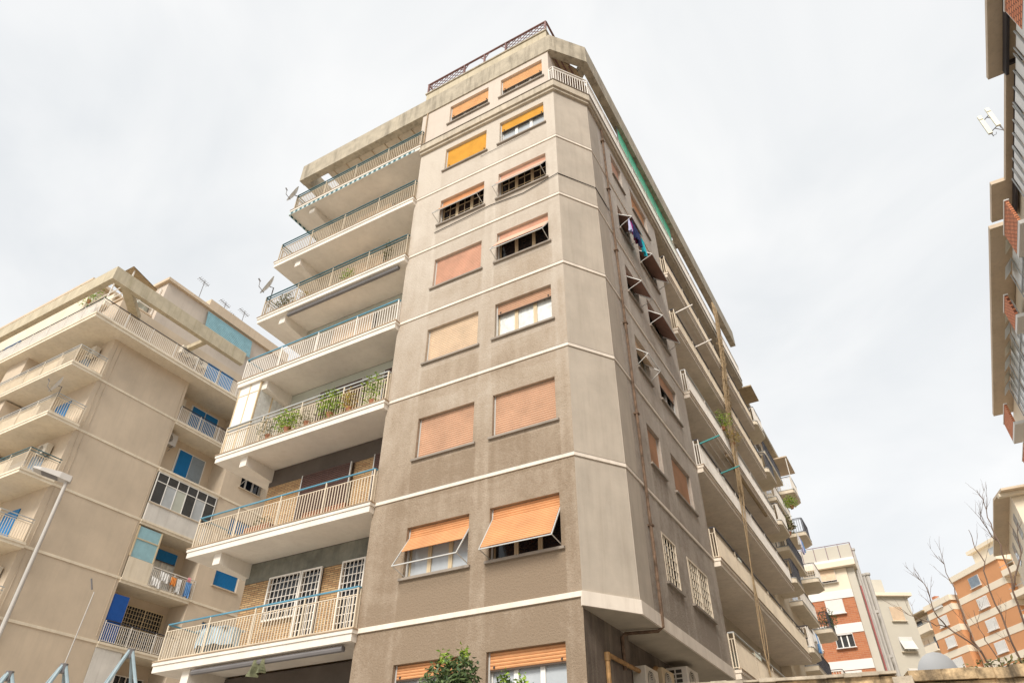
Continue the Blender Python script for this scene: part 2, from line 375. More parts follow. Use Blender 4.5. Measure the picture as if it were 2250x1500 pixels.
# ------------------------------------------------------------------ mesh helpers
class MB:
    def __init__(s):
        s.v, s.f = [], []
    def poly(s, pts):
        i = len(s.v)
        s.v += [tuple(p) for p in pts]
        s.f.append(tuple(range(i, i+len(pts))))
    def box(s, x0, x1, y0, y1, z0, z1):
        if x0 > x1: x0, x1 = x1, x0
        if y0 > y1: y0, y1 = y1, y0
        if z0 > z1: z0, z1 = z1, z0
        i = len(s.v)
        s.v += [(x0,y0,z0),(x1,y0,z0),(x1,y1,z0),(x0,y1,z0),(x0,y0,z1),(x1,y0,z1),(x1,y1,z1),(x0,y1,z1)]
        s.f += [tuple(i+k for k in q) for q in ((0,3,2,1),(4,5,6,7),(0,1,5,4),(1,2,6,5),(2,3,7,6),(3,0,4,7))]
        return s
    def bar(s, a, b, w, h=None, up=(0,0,1)):
        h = h or w
        a, b = Vector(a), Vector(b)
        d = (b-a).normalized()
        u = Vector(up)
        if abs(d.dot(u)) > 0.98: u = Vector((0,1,0))
        x = d.cross(u).normalized()*(w/2)
        y = x.cross(d).normalized()*(h/2)
        i = len(s.v)
        for p in (a, b):
            s.v += [tuple(p-x-y), tuple(p+x-y), tuple(p+x+y), tuple(p-x+y)]
        s.f += [tuple(i+k for k in q) for q in ((0,1,2,3),(7,6,5,4),(0,4,5,1),(1,5,6,2),(2,6,7,3),(3,7,4,0))]
        return s
    def tube(s, pts, r, n=7, r1=None, cap=True):
        pts = [Vector(p) for p in pts]
        N = len(pts)
        base = len(s.v)
        prevx = None
        for k, p in enumerate(pts):
            d = (pts[min(k+1, N-1)]-pts[max(k-1, 0)]).normalized()
            if prevx is None:
                u = Vector((0,0,1)) if abs(d.z) < 0.9 else Vector((1,0,0))
                x = d.cross(u).normalized()
            else:
                x = (prevx - d*prevx.dot(d)).normalized()
            prevx = x
            y = d.cross(x)
            rr = r if r1 is None else r+(r1-r)*k/(N-1)
            for j in range(n):
                a = 2*math.pi*j/n
                s.v.append(tuple(p+x*math.cos(a)*rr+y*math.sin(a)*rr))
        for k in range(N-1):
            for j in range(n):
                a, b = base+k*n+j, base+k*n+(j+1)%n
                s.f.append((a, b, b+n, a+n))
        if cap:
            s.f.append(tuple(base+j for j in range(n))[::-1])
            s.f.append(tuple(base+(N-1)*n+j for j in range(n)))
        return s
    def ribbon(s, path, d0, d1, z0, z1):
        """path in plan; wall band between offsets d0 and d1 to the right of the travel direction, mitred"""
        P = [Vector((p[0], p[1])) for p in path]
        def off(d):
            out = []
            for k in range(len(P)):
                ns = []
                if k > 0:
                    t = (P[k]-P[k-1]).normalized(); ns.append(Vector((t.y, -t.x)))
                if k < len(P)-1:
                    t = (P[k+1]-P[k]).normalized(); ns.append(Vector((t.y, -t.x)))
                if len(ns) == 1:
                    out.append(P[k]+ns[0]*d)
                else:
                    b = (ns[0]+ns[1]).normalized()
                    out.append(P[k]+b*(d/max(0.2, b.dot(ns[0]))))
            return out
        A, B = off(d0), off(d1)
        for k in range(len(P)-1):
            i = len(s.v)
            for q, z in ((A, z0), (B, z0), (B, z1), (A, z1)):
                s.v.append((q[k].x, q[k].y, z)); s.v.append((q[k+1].x, q[k+1].y, z))
            for a in range(4):
                b = (a+1) % 4
                s.f.append((i+2*a, i+2*a+1, i+2*b+1, i+2*b))
            if k == 0: s.f.append((i, i+2, i+4, i+6))
            if k == len(P)-2: s.f.append((i+1, i+7, i+5, i+3))
        return s
    def prism(s, poly, z0, z1):
        n = len(poly)
        i = len(s.v)
        s.v += [(p[0], p[1], z0) for p in poly]+[(p[0], p[1], z1) for p in poly]
        s.f.append(tuple(i+k for k in range(n))[::-1])
        s.f.append(tuple(i+n+k for k in range(n)))
        for k in range(n):
            s.f.append((i+k, i+(k+1) % n, i+n+(k+1) % n, i+n+k))
        return s
    def lathe(s, prof, c, n=12):
        b = len(s.v)
        for r, z in prof:
            for j in range(n):
                a = 2*math.pi*j/n
                s.v.append((c[0]+r*math.cos(a), c[1]+r*math.sin(a), c[2]+z))
        for k in range(len(prof)-1):
            for j in range(n):
                s.f.append((b+k*n+j, b+k*n+(j+1)%n, b+(k+1)*n+(j+1)%n, b+(k+1)*n+j))
        return s
    def build(s, name, mat, parent=None, loc=None, rz=0, kind=None, smooth=False, label=None):
        me = bpy.data.meshes.new(name)
        me.from_pydata(s.v, [], s.f)
        me.update()
        if smooth:
            me.polygons.foreach_set('use_smooth', [True]*len(me.polygons))
        me.materials.append(mat)
        return put(name, me, parent, loc, rz, kind, label)

def put(name, me, parent=None, loc=None, rz=0, kind=None, label=None):
    o = bpy.data.objects.new(name, me)
    COL.objects.link(o)
    if parent is not None:
        o.parent = parent
        if loc is None:      # mesh is in world coordinates: undo the thing's base
            loc = -parent.location if parent.parent is None else (0, 0, 0)
            if parent.parent is None and parent.get('local'): loc = (0, 0, 0)
    o.location = loc or (0, 0, 0)
    o.rotation_euler = (0, 0, rz)
    if kind: o['kind'] = kind
    if label: o['label'] = label
    return o

def thing(name, label, cat, loc=(0,0,0), rz=0, group=None, local=False):
    o = bpy.data.objects.new(name, None)
    o.empty_display_size = 0.3
    COL.objects.link(o)
    o.location = loc
    o.rotation_euler = (0, 0, rz)
    o['label'] = label
    o['category'] = cat
    if group: o['group'] = group
    if local or rz: o['local'] = 1
    return o

_cache = {}
def cached(key, fn, name, mat):
    k = (key, mat.name)
    if k not in _cache:
        b = fn()
        me = bpy.data.meshes.new(name)
        me.from_pydata(b.v, [], b.f)
        me.update()
        me.materials.append(mat)
        _cache[k] = me
    return _cache[k]

def wall_grid(mb, u0, u1, z0, z1, holes, mp, depth=0.3):
    """wall face between u0..u1, z0..z1 with rectangular holes and their reveals; mp(u, z, d) gives the point d metres inside the face"""
    us = sorted({u0, u1} | {h[0] for h in holes} | {h[1] for h in holes})
    zs = sorted({z0, z1} | {h[2] for h in holes} | {h[3] for h in holes})
    for i in range(len(us)-1):
        for j in range(len(zs)-1):
            uc, zc = (us[i]+us[i+1])/2, (zs[j]+zs[j+1])/2
            if any(h[0] < uc < h[1] and h[2] < zc < h[3] for h in holes): continue
            mb.poly([mp(us[i], zs[j], 0), mp(us[i+1], zs[j], 0), mp(us[i+1], zs[j+1], 0), mp(us[i], zs[j+1], 0)])
    for a, b, c, d in holes:
        for (p, q) in (((a, c), (b, c)), ((b, c), (b, d)), ((b, d), (a, d)), ((a, d), (a, c))):
            mb.poly([mp(p[0], p[1], 0), mp(q[0], q[1], 0), mp(q[0], q[1], depth), mp(p[0], p[1], depth)])
        mb.poly([mp(a, c, depth), mp(b, c, depth), mp(b, d, depth), mp(a, d, depth)])

def slat_sheet(W, path, pitch=0.066, bulge=0.022):
    """roller shutter: slats across x, following a (y, z) polyline from the top down"""
    b = MB()
    P = [Vector((0, p[0], p[1])) for p in path]
    pts = []
    for k in range(len(P)-1):
        d = P[k+1]-P[k]
        n = max(1, round(d.length/pitch))
        t = d.normalized()
        nrm = Vector((0, t.z, -t.y))
        if nrm.y > 0: nrm = -nrm
        for i in range(n):
            a = P[k]+d*(i/n)
            e = P[k]+d*((i+0.82)/n)
            g = P[k]+d*((i+0.9)/n)
            pts += [a+nrm*0.0, (a+e)/2+nrm*bulge, e+nrm*bulge*0.5, g-nrm*0.004]
    pts.append(P[-1])
    i0 = len(b.v)
    for p in pts:
        b.v += [(-W/2, p.y, p.z), (W/2, p.y, p.z)]
    for k in range(len(pts)-1):
        b.f.append((i0+2*k, i0+2*k+1, i0+2*k+3, i0+2*k+2))
    return b

def window(root, W, H, loc, rz=0, shutter=None, f=1.0, proj=None, frame=None, pane=None, leaves=3, sill=None, guides=True, muntin=False, label=None):
    """a window set in its opening: local x along the wall, -y outwards, z up from the sill"""
    frame = frame or m_frame; pane = pane or m_glass; sill = sill or m_sill
    def fr():
        b = MB()
        t = 0.055
        b.box(-W/2, W/2, 0.19, 0.25, 0, t).box(-W/2, W/2, 0.19, 0.25, H-t, H)
        b.box(-W/2, -W/2+t, 0.192, 0.248, t, H-t).box(W/2-t, W/2, 0.192, 0.248, t, H-t)
        for k in range(1, leaves):
            x = -W/2+W*k/leaves
            b.box(x-0.055, x+0.055, 0.188, 0.248, t, H-t)
            b.box(x-0.007, x+0.007, 0.182, 0.19, t, H-t)
        if muntin:
            for k in range(leaves):
                x0, x1 = -W/2+W*k/leaves+0.055, -W/2+W*(k+1)/leaves-0.055
                for zz in (H*0.36, H*0.66): b.box(x0, x1, 0.20, 0.22, zz-0.01, zz+0.01)
                b.box((x0+x1)/2-0.01, (x0+x1)/2+0.01, 0.201, 0.219, t, H-t)
        return b
    o = put('window', cached(('fr', W, H, leaves, muntin), fr, 'window', frame), root, Vector(loc)-(root.location if not root.get('local') else Vector()), rz, label=label)
    pw = W/leaves-0.08
    pk = cached(('pane', round(pw, 3), H), lambda: MB().box(-pw/2, pw/2, 0.225, 0.232, 0.05, H-0.05), 'pane', pane)
    for k in range(leaves):
        put('pane', pk, o, (-W/2+W*(k+0.5)/leaves, 0, 0))
    put('sill', cached(('sill', W), lambda: MB().box(-W/2-0.09, W/2+0.09, -0.07, 0.19, -0.065, -0.003), 'sill', sill), o, (0, 0, 0))
    if guides and shutter:
        gd = cached(('gd', H), lambda: MB().box(-0.018, 0.018, 0.10, 0.15, 0.0, H), 'guide_rail', m_alu)
        for x in (-W/2+0.02, W/2-0.02): put('guide_rail', gd, o, (x, 0, 0))
    if shutter and not proj and f > 0:
        put('shutter', cached(('shut', W, H, f), lambda: slat_sheet(W-0.05, [(0.125, H), (0.125, H*(1-f)+0.004)]), 'shutter', shutter), o, (0, 0, 0))
        if f < 0.98:
            put('shutter_end_bar', cached(('eb', W, H, f), lambda: MB().box(-W/2+0.025, W/2-0.025, 0.11, 0.14, H*(1-f)-0.03, H*(1-f)+0.004), 'shutter_end_bar', m_framed), o, (0, 0, 0))
        st_ = cached(('stop',), lambda: MB().box(-0.018, 0.018, 0.085, 0.112, 0.03, 0.075), 'stopper', m_acd)
        for x in (-W/2+0.14, W/2-0.14): put('stopper', st_, o, (x, 0, H*(1-f)))
    if proj:
        zp, out, zb, cov = proj
        A, B = Vector((0, 0.11, H*zp)), Vector((0, -out, H*zb))
        Cc = A+(B-A)*cov
        put('shutter', cached(('ps', W, H, proj), lambda: slat_sheet(W-0.06, [(0.125, H), (A.y, A.z), (Cc.y, Cc.z)]), 'shutter', shutter), o, (0, 0, 0))
        ar = cached(('arm', H, proj), lambda: MB().bar((0, A.y, A.z), (0, B.y, B.z), 0.025).bar((0, B.y, B.z), (0, 0.09, 0.05), 0.016), 'support_arm', m_alu)
        for x in (-W/2+0.012, W/2-0.012): put('support_arm', ar, o, (x, 0, 0))
        put('front_bar', cached(('fb', W, H, proj), lambda: MB().bar((-W/2, B.y, B.z), (W/2, B.y, B.z), 0.024), 'front_bar', m_alu), o, (0, 0, 0))
    return o

def grille(root, W, H, loc, rz=0, mat=None, cols=8, rows=6, leaves=2, name='window_grille', back=None):
    def g():
        b = MB()
        t = 0.05
        b.box(-W/2, W/2, 0.0, 0.05, 0, t).box(-W/2, W/2, 0, 0.05, H-t, H)
        for k in range(leaves+1):
            x = -W/2+W*k/leaves
            x = min(max(x, -W/2+t/2), W/2-t/2)
            b.box(x-t/2, x+t/2, -0.003, 0.053, t, H-t)
        for k in range(1, cols):
            x = -W/2+W*k/cols
            b.box(x-0.01, x+0.01, 0.012, 0.034, t, H-t)
        for k in range(1, rows):
            z = H*k/rows
            b.box(-W/2+t, W/2-t, 0.015, 0.031, z-0.009, z+0.009)
        return b
    o = put(name, cached(('gr', W, H, cols, rows, leaves), g, name, mat or m_barw), root, Vector(loc)-(root.location if not root.get('local') else Vector()), rz)
    put('pane', cached(('gp', W, H), lambda: MB().box(-W/2+0.03, W/2-0.03, 0.10, 0.115, 0.02, H-0.02), 'pane', back or m_glassd), o, (0, 0, 0))
    return o

def railing(parent, path, z, hb=0.85, ht=1.03, bar=None, rail=None, gap=0.105, double=False, bw=0.024, posts=1.6, low=0.07):
    """balusters between two flat bars along a plan path, with a handrail above"""
    bar = bar or m_bar; rail = rail or m_blue
    b, h, p = MB(), MB(), []
    for k in range(len(path)-1):
        a, c = Vector(path[k]), Vector(path[k+1])
        L = (c-a).length
        n = max(2, int(L/gap))
        for i in range(n+1):
            q = a+(c-a)*(i/n)
            b.bar((q.x, q.y, z+low), (q.x, q.y, z+hb), bw, bw*0.8)
        for zz in (low, hb):
            b.bar((a.x, a.y, z+zz), (c.x, c.y, z+zz), 0.03, 0.02)
        h.bar((a.x, a.y, z+ht), (c.x, c.y, z+ht), 0.042, 0.038)
        if double: h.bar((a.x, a.y, z+ht-0.14), (c.x, c.y, z+ht-0.14), 0.03, 0.03)
        m_ = max(1, round(L/posts))
        for i in range(m_+1):
            if i == 0 and k > 0: continue
            q = a+(c-a)*(i/m_)
            p.append(q)
    b.build('balusters', bar, parent, kind='stuff')
    h.build('handrail', rail, parent)
    pk = cached(('rp', ht), lambda: MB().bar((0, 0, 0), (0, 0, ht-0.02), 0.036), 'rail_post', bar)
    for q in p:
        put('rail_post', pk, parent, (q.x, q.y, z))

def foliage(mb, c, rad, n, size, droop=0.0):
    for _ in range(n):
        while True:
            p = Vector((random.uniform(-1, 1), random.uniform(-1, 1), random.uniform(-1, 1)))
            if p.length <= 1: break
        p *= (0.55+0.45*p.length)
        q = Vector(c)+Vector((p.x*rad[0], p.y*rad[1], p.z*rad[2]))
        d = Vector((random.gauss(0, 1), random.gauss(0, 1), random.gauss(0, 0.7)-droop)).normalized()
        u = d.cross(Vector((random.gauss(0, 1), random.gauss(0, 1), random.gauss(0, 1)))).normalized()
        L, w = size*random.uniform(0.7, 1.3), size*random.uniform(0.14, 0.30)
        n_ = d.cross(u)*L*0.12
        mb.poly([q, q+d*L*0.5+u*w+n_, q+d*L, q+d*L*0.5-u*w+n_])

def potted_plant(label, x, y, z, w, h, leaf, pot=True, n=130, size=0.09, group=None, shape=(1, 1)):
    t = thing('potted_plant', label, 'plant', (x, y, z), group=group, local=True)
    pr = min(0.16, w*0.5)
    pr = min(pr, 0.12)
    MB().lathe([(0.01, 0), (pr*0.7, 0), (pr, 0.16), (pr*1.08, 0.16), (pr*1.08, 0.19), (pr*0.9, 0.19), (0.01, 0.18)], (0, 0, 0), 12).build('pot', m_terra, t)
    b = MB()
    foliage(b, (0, -0.02, 0.14+h*0.5), (w*0.74, w*0.55, h*0.75), int(n*2.6), size)
    b.build('foliage', leaf, t)
    return t

def sat_dish(label, loc, rz, tilt=25, r=0.42, mat=None, pole=0.5, group=None, lnb_side=1):
    t = thing('satellite_dish', label, 'satellite dish', loc, rz, group, local=True)
    b = MB()
    n, rings = 20, 5
    tl = R(tilt)
    def tr(x, y, z):      # dish opens towards -y, tilted up
        return (x, y*math.cos(tl)+z*math.sin(tl)*1.0, -y*math.sin(tl)+z*math.cos(tl)+pole)
    for s_ in (0, 0.012):
        base = len(b.v)
        for k in range(rings+1):
            q = k/rings
            for j in range(n):
                a = 2*math.pi*j/n
                b.v.append(tr(r*q*math.cos(a), -0.28*r*q*q+s_-0.1, r*1.08*q*math.sin(a)))
        for k in range(rings):
            for j in range(n):
                f = (base+k*n+j, base+k*n+(j+1)%n, base+(k+1)*n+(j+1)%n, base+(k+1)*n+j)
                b.f.append(f if s_ == 0 else f[::-1])
    b.build('dish', mat or m_dish, t, smooth=True)
    MB().tube([tr(0, -0.1, -r), tr(0, -0.35*r-0.25, -r*0.75), tr(0, -0.95*r-0.1, -r*0.15)], 0.016, 6).build('feed_arm', m_lampd, t)
    MB().tube([tr(0, -0.93*r-0.08, -r*0.18), tr(0, -1.12*r-0.12, r*0.0)], 0.03, 8).build('receiver', m_lampd, t)
    MB().tube([(0, 0.08, 0), (0, 0.08, pole+0.05), tr(0, -0.08, 0)], 0.022, 7).build('mount', m_lampd, t)
    return t

def ac_unit(label, loc, rz, W=0.8, D=0.3, H=0.56, mat=None, group=None, grid=False):
    """outdoor unit: back on the wall at y = 0, front towards -y"""
    t = thing('air_conditioner', label, 'air conditioner', loc, rz, group, local=True)
    b = MB()
    c = 0.025
    b.prism([(-W/2, -0.06), (-W/2, -D-0.06+c), (-W/2+c, -D-0.06), (W/2-c, -D-0.06), (W/2, -D-0.06+c), (W/2, -0.06)], 0.03, H)
    b.build('casing', mat or m_ac, t)
    f = MB()
    rr = H*0.38
    cx, cz = -W*0.12, H*0.52
    n = 18
    for k in range(5):
        r0 = rr*(k+0.62)/5
        for j in range(n):
            a0, a1 = 2*math.pi*j/n, 2*math.pi*(j+1)/n
            f.bar((cx+r0*math.cos(a0), -D-0.075, cz+r0*math.sin(a0)), (cx+r0*math.cos(a1), -D-0.075, cz+r0*math.sin(a1)), 0.012)
    f.build('fan_grille', m_ac, t)
    d = MB()
    d.poly([(cx+rr*math.cos(2*math.pi*j/n), -D-0.064, cz+rr*math.sin(2*math.pi*j/n)) for j in range(n)])
    d.build('fan_opening', m_acd, t)
    if grid:
        for i in range(2):
            for k in range(5):
                y0 = -0.12-i*0.19
                MB().box(-W/2-0.004, -W/2+0.01, y0-0.15, y0, 0.07+k*0.112, 0.07+k*0.112+0.08).build('vent_slot', m_acd, t)
    for x in (-W*0.32, W*0.32):
        MB().bar((x, 0, 0.015), (x, -D-0.06, 0.015), 0.035, 0.03).bar((x, 0, -0.22), (x, -D-0.02, 0.0), 0.025).build('bracket', m_lampd, t)
    return t

def cloth(mb, a, b, drop, n=16, sway=0.045):
    """a hung piece of cloth between two points, hanging down by drop"""
    a, b = Vector(a), Vector(b)
    i = len(mb.v)
    nrm = (b-a).cross(Vector((0, 0, 1))).normalized()
    for r in range(6):
        for k in range(n+1):
            p = a+(b-a)*(k/n)
            p = p+nrm*(math.sin(k*1.5+r*0.25)*sway*(0.4+r*0.2))+(b-a)*(0.06*math.sin(k*0.7+r)*r/5)+Vector((0, 0, -drop*r/5*(1+0.10*math.sin(k*0.6+1))))
            mb.v.append(tuple(p))
    for r in range(5):
        for k in range(n):
            q = i+r*(n+1)+k
            mb.f.append((q, q+1, q+n+2, q+n+1))

def each(name, mbs, mat, parent, **kw):
    return [q.build(name, mat, parent, **kw) for q in mbs]

# ------------------------------------------------------------------ ground
MB().box(-600, 600, -600, 900, -0.4, 0.0).build('ground', m_ground, kind='structure')
MB().box(7.5, 13.0, -200, 110, 0.004, 0.012).build('road', m_asphalt, kind='structure')
kb = MB()
kb.box(7.3, 7.5, -200, 110, 0, 0.13).box(13.0, 13.2, -200, 110, 0, 0.13)
kb.build('kerb', m_kerb, kind='structure')

# ------------------------------------------------------------------ the main grey building
XL, XE, YB = -6.02, -11.9, 1.2           # left edge of the front, end of the loggias, loggia back wall
CX, CY = 0.809, 1.169                     # end of the chamfer
YR, YEND = 8.5, 23.3                      # end of the side wall, end of the side loggias
S = [6.06, 9.31, 12.56, 15.60, 18.64, 21.68]
ZC = 24.9                                 # terrace level
ZB = [3.90, 7.14, 10.38, 13.62, 16.68, 19.71, 22.76, 25.78]
HW = 1.29
A = thing('apartment_building', 'tall grey stucco apartment block with a chamfered corner and long white balconies', 'building', (-3.0, 6.0, 0))

b = MB()
holes = []
for zb in ZB[:7]:
    holes += [(-2.30, -0.43, zb, zb+HW), (-4.77, -2.89, zb, zb+HW)]
wall_grid(b, XL, 0.0, 0.0, 24.55, holes, lambda u, z, d: (u, d, z))
b.poly([(XL, 0, 0), (XL, YB, 0), (XL, YB, 24.55), (XL, 0, 24.55)])
b.build('front_wall', m_front, A)
b = MB()
b.poly([(0, 0, S[0]-0.2), (CX, CY, S[0]-0.2), (CX, CY, 24.55), (0, 0, 24.55)])
b.build('chamfer_wall', m_chamfer, A)
b = MB()
holes = []
for zb in ZB[1:7]:
    holes += [(3.35, 4.45, zb, zb+HW), (5.4, 7.3, zb, zb+HW)]
wall_grid(b, CY, YR, S[0]-0.2, 24.55, holes, lambda u, z, d: (CX-d, u, z))
b.poly([(CX, YR, S[0]-0.2), (-0.4, YR, S[0]-0.2), (-0.4, YR, 24.55), (CX, YR, 24.55)])
b.build('side_wall', m_side, A)
# a smooth pale strip of plaster turning the corner, as on the chamfer
b = MB()
b.box(CX-0.02, CX+0.012, CY+0.004, 2.05, S[0]+0.06, 24.5)
b.build('corner_plaster', m_chamfer, A)
# bay soffit and ground floor side
MB().prism([(-0.5, 0.004), (-0.0, 0.004), (CX-0.004, CY), (CX-0.004, YR), (-0.5, YR)], S[0]-0.235, S[0]-0.203).build('bay_soffit', m_bayunder, A)
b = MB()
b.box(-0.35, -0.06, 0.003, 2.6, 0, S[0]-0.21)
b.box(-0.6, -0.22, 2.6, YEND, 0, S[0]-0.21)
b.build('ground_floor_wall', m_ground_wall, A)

path = [(XL, 0), (0, 0), (CX, CY), (CX, YR)]
for i, s in enumerate(S):
    bb = MB()
    if i == 0:
        bb.ribbon([(XL, 0), (0, 0)], 0.0, 0.045, s-0.055, s+0.055)
        bb.ribbon([(0.0, -0.045), (CX+0.03, CY-0.02), (CX+0.03, YR)], -0.03, 0.02, s-0.24, s+0.055)
    else:
        bb.ribbon(path, 0.0, 0.032, s-0.045, s+0.045)
    bb.build('string_course', m_string, A)
    if i: MB().ribbon(path, 0.0, 0.036, s+0.045, s+0.058).build('string_joint', m_sill, A)

# cornice and terrace slab
b = MB()
b.ribbon(path[:3]+[(CX, YEND)], -0.3, 0.17, 24.55, ZC)
b.ribbon(path[:3]+[(CX, YEND)], -0.3, 0.10, 24.42, 24.548)
b.build('cornice', m_cornice, A)
MB().ribbon(path[:3]+[(CX, YEND)], -0.3, 0.20, ZC+0.002, ZC+0.03).build('cornice_coping', m_sill, A)
MB().prism([(XL, 0.2), (-0.2, 0.2), (CX-0.2, CY+0.2), (CX-0.2, YEND), (XL, YEND)], 24.6, ZC-0.01).build('terrace_slab', m_soffit, A)
# attic
b = MB()
wall_grid(b, XL-0.2, -0.15, ZC, 27.35, [(-2.30, -0.43, ZB[7], ZB[7]+1.2), (-4.77, -2.89, ZB[7], ZB[7]+1.2)], lambda u, z, d: (u, d+0.002, z))
b.poly([(-0.15, 0, ZC), (-0.15, YEND, ZC), (-0.15, YEND, 27.35), (-0.15, 0, 27.35)])
b.poly([(XL-0.2, 0, ZC), (XL-0.2, YB, ZC), (XL-0.2, YB, 27.35), (XL-0.2, 0, 27.35)])
b.build('attic_wall', m_attic, A)
# roof slab, beam, parapet
b = MB()
b.ribbon([(-13.4, -0.05), (-0.03, -0.05), (1.02, 1.17), (1.16, 23.0)], -0.32, 0.0, 27.32, 28.42)
b.box(-13.4, -13.08, 0.28, 4.0, 27.36, 28.36)
b.build('roof_beam', m_concrete, A)
each('roof_strut', [MB().bar((0.75, 1.45, 27.6), (-0.2, 2.2, 27.6), 0.3, 0.42), MB().bar((0.9, 13.0, 27.6), (-0.2, 13.0, 27.6), 0.3, 0.42)], m_concrete, A)
b = MB()
b.prism([(XE-0.03, 0.28), (-0.32, 0.28), (-0.32, YEND), (XE-0.03, YEND)], 27.38, 27.6)
b.build('roof_slab', m_soffit, A)
MB().prism([(-0.31, 0.3), (-0.08, 0.3), (0.5, 1.35), (0.5, 4.2), (-0.31, 4.2)], 27.384, 27.5).build('roof_overhang', m_canvas, A)
each('overhang_batten', [MB().bar((-0.05+k*0.18, 0.36+k*0.33, 27.36), (-0.05+k*0.18, 4.15, 27.36), 0.05) for k in range(3)], m_iron, A)
each('soffit_joint', [MB().box(XE+0.3+k*0.75, XE+0.33+k*0.75, 0.3, YB, 27.355, 27.378) for k in range(8)], m_canvas, A)
MB().box(-6.4, -0.28, 0.22, 0.45, 27.62, 29.42).build('roof_parapet', m_beam2, A)
MB().box(-6.45, -0.24, 0.17, 0.5, 29.422, 29.5).build('parapet_coping', m_concrete, A)
RX = [-6.4, -4.43, -3.37, -2.28, -0.32]
ro = MB().bar((-6.45, 0.3, 30.34), (-0.28, 0.3, 30.34), 0.08, 0.05).bar((-0.3, 0.3, 30.34), (-0.3, 6.0, 30.34), 0.08, 0.05).bar((-6.4, 0.3, 30.34), (-6.4, 4.0, 30.34), 0.06, 0.05).build('roof_railing', m_iron, A)
for k, x in enumerate(RX):
    q = MB().bar((x, 0.3, 29.5), (x, 0.3, 30.32), 0.07)
    if 0 < k < 4:
        for sx in (-1, 1):
            q.bar((x, 0.3, 29.95), (x+sx*0.2, 0.3, 30.25), 0.03)
            q.bar((x+sx*0.2, 0.3, 30.25), (x+sx*0.36, 0.3, 30.33), 0.03)
    q.build('rail_post', m_iron, ro)
each('rail_post', [MB().bar((-0.3, y, 29.5), (-0.3, y, 30.32), 0.06) for y in (2.2, 4.1, 6.0)], m_iron, ro)
for x0, x1 in ((-6.4, -4.43), (-2.28, -0.32)):
    la = MB()
    h = 0.74
    n = 7
    dx = (x1-x0)/n
    for k in range(-3, n+1):
        for sg in (0, 1):
            p0, p1 = x0+k*dx, x0+(k+3)*dx
            z0_, z1_ = (29.54, 29.54+h) if sg == 0 else (29.54+h, 29.54)
            t0 = max(0, (x0-p0)/(p1-p0)); t1 = min(1, (x1-p0)/(p1-p0))
            if t1 <= t0: continue
            la.bar((p0+(p1-p0)*t0, 0.3+sg*0.012, z0_+(z1_-z0_)*t0), (p0+(p1-p0)*t1, 0.3+sg*0.012, z0_+(z1_-z0_)*t1), 0.022)
    la.build('lattice_panel', m_iron, ro)
MB().box(-6.2, -0.4, 3.5, 9.0, 27.6, 30.2).build('lift_housing', m_attic, A)

# front windows
FX = {'R': (-1.365, 1.87), 'L': (-3.83, 1.88)}
P1 = (0.60, 0.52, 0.20, 1.0)
front = {
    (0, 'R'): dict(shutter=m_orange, f=0.27, frame=m_framew, pane=m_glassb),
    (0, 'L'): dict(shutter=m_orange, f=0.24, frame=m_framew, pane=m_glassb),
    (1, 'R'): dict(shutter=m_orange, proj=(0.80, 0.45, 0.10, 0.95), pane=m_glassd),
    (1, 'L'): dict(shutter=m_orange, proj=(0.80, 0.46, 0.13, 0.50), pane=m_glassb),
    (2, 'R'): dict(shutter=m_tan), (2, 'L'): dict(shutter=m_tan),
    (3, 'R'): dict(shutter=m_tan, f=0.27, pane=m_curtain), (3, 'L'): dict(shutter=m_palesh),
    (4, 'R'): dict(shutter=m_pink, proj=(0.80, 0.42, 0.15, 0.68), pane=m_glassd), (4, 'L'): dict(shutter=m_pink),
    (5, 'R'): dict(shutter=m_pink, proj=(0.82, 0.42, 0.15, 0.62), pane=m_glassd, muntin=True),
    (5, 'L'): dict(shutter=m_orange, proj=(0.82, 0.44, 0.15, 0.45), pane=m_glassd, muntin=True),
    (6, 'R'): dict(shutter=m_yellow, f=0.36, frame=m_framew, pane=m_glassb), (6, 'L'): dict(shutter=m_yellow, f=0.78, frame=m_framew),
    (7, 'R'): dict(shutter=m_paleor, f=0.52, frame=m_framew, pane=m_curtain), (7, 'L'): dict(shutter=m_paleor, f=0.55, frame=m_framew, pane=m_curtain),
}
for (r, cside), kw in front.items():
    x, W = FX[cside]
    window(A, W, HW if r < 7 else 1.2, (x, 0.0, ZB[r]), 0, **kw)
# side windows
PS = (0.62, 0.48, 0.22, 1.0)
side = {
    (2, 'a'): dict(shutter=m_tan), (2, 'b'): dict(shutter=m_tan),
    (3, 'a'): dict(shutter=m_palesh, proj=(0.62, 0.35, 0.3, 0.6), pane=m_curtain), (3, 'b'): dict(shutter=m_tan, f=0.35, pane=m_glassd, frame=m_framew),
    (4, 'a'): dict(shutter=m_rustsh, proj=PS, pane=m_glassd), (4, 'b'): dict(shutter=m_rustsh, proj=PS, pane=m_glassd),
    (5, 'a'): dict(shutter=m_rustsh, proj=(0.66, 0.48, 0.3, 1.0), pane=m_glassd), (5, 'b'): dict(shutter=m_rustsh, proj=PS, pane=m_glassd),
    (6, 'a'): dict(shutter=m_pink), (6, 'b'): dict(shutter=m_orange),
}
SY = {'a': (3.9, 1.1, 2), 'b': (6.35, 1.9, 3)}
for (r, k), kw in side.items():
    y, W, lv = SY[k]
    window(A, W, HW, (CX, y, ZB[r]), R(90), leaves=lv, **kw)
for k in 'ab':
    y, W, lv = SY[k]
    o = grille(A, W, HW, (CX+0.01, y, ZB[1]), R(90), mat=m_bar, cols=5 if k == 'a' else 10, rows=5, leaves=1 if k == 'a' else 2)
    put('sill', cached(('sill', W), lambda: None, 'sill', m_sill) if (('sill', W), 'sill_stone') in _cache else None, o, (0, 0, 0))

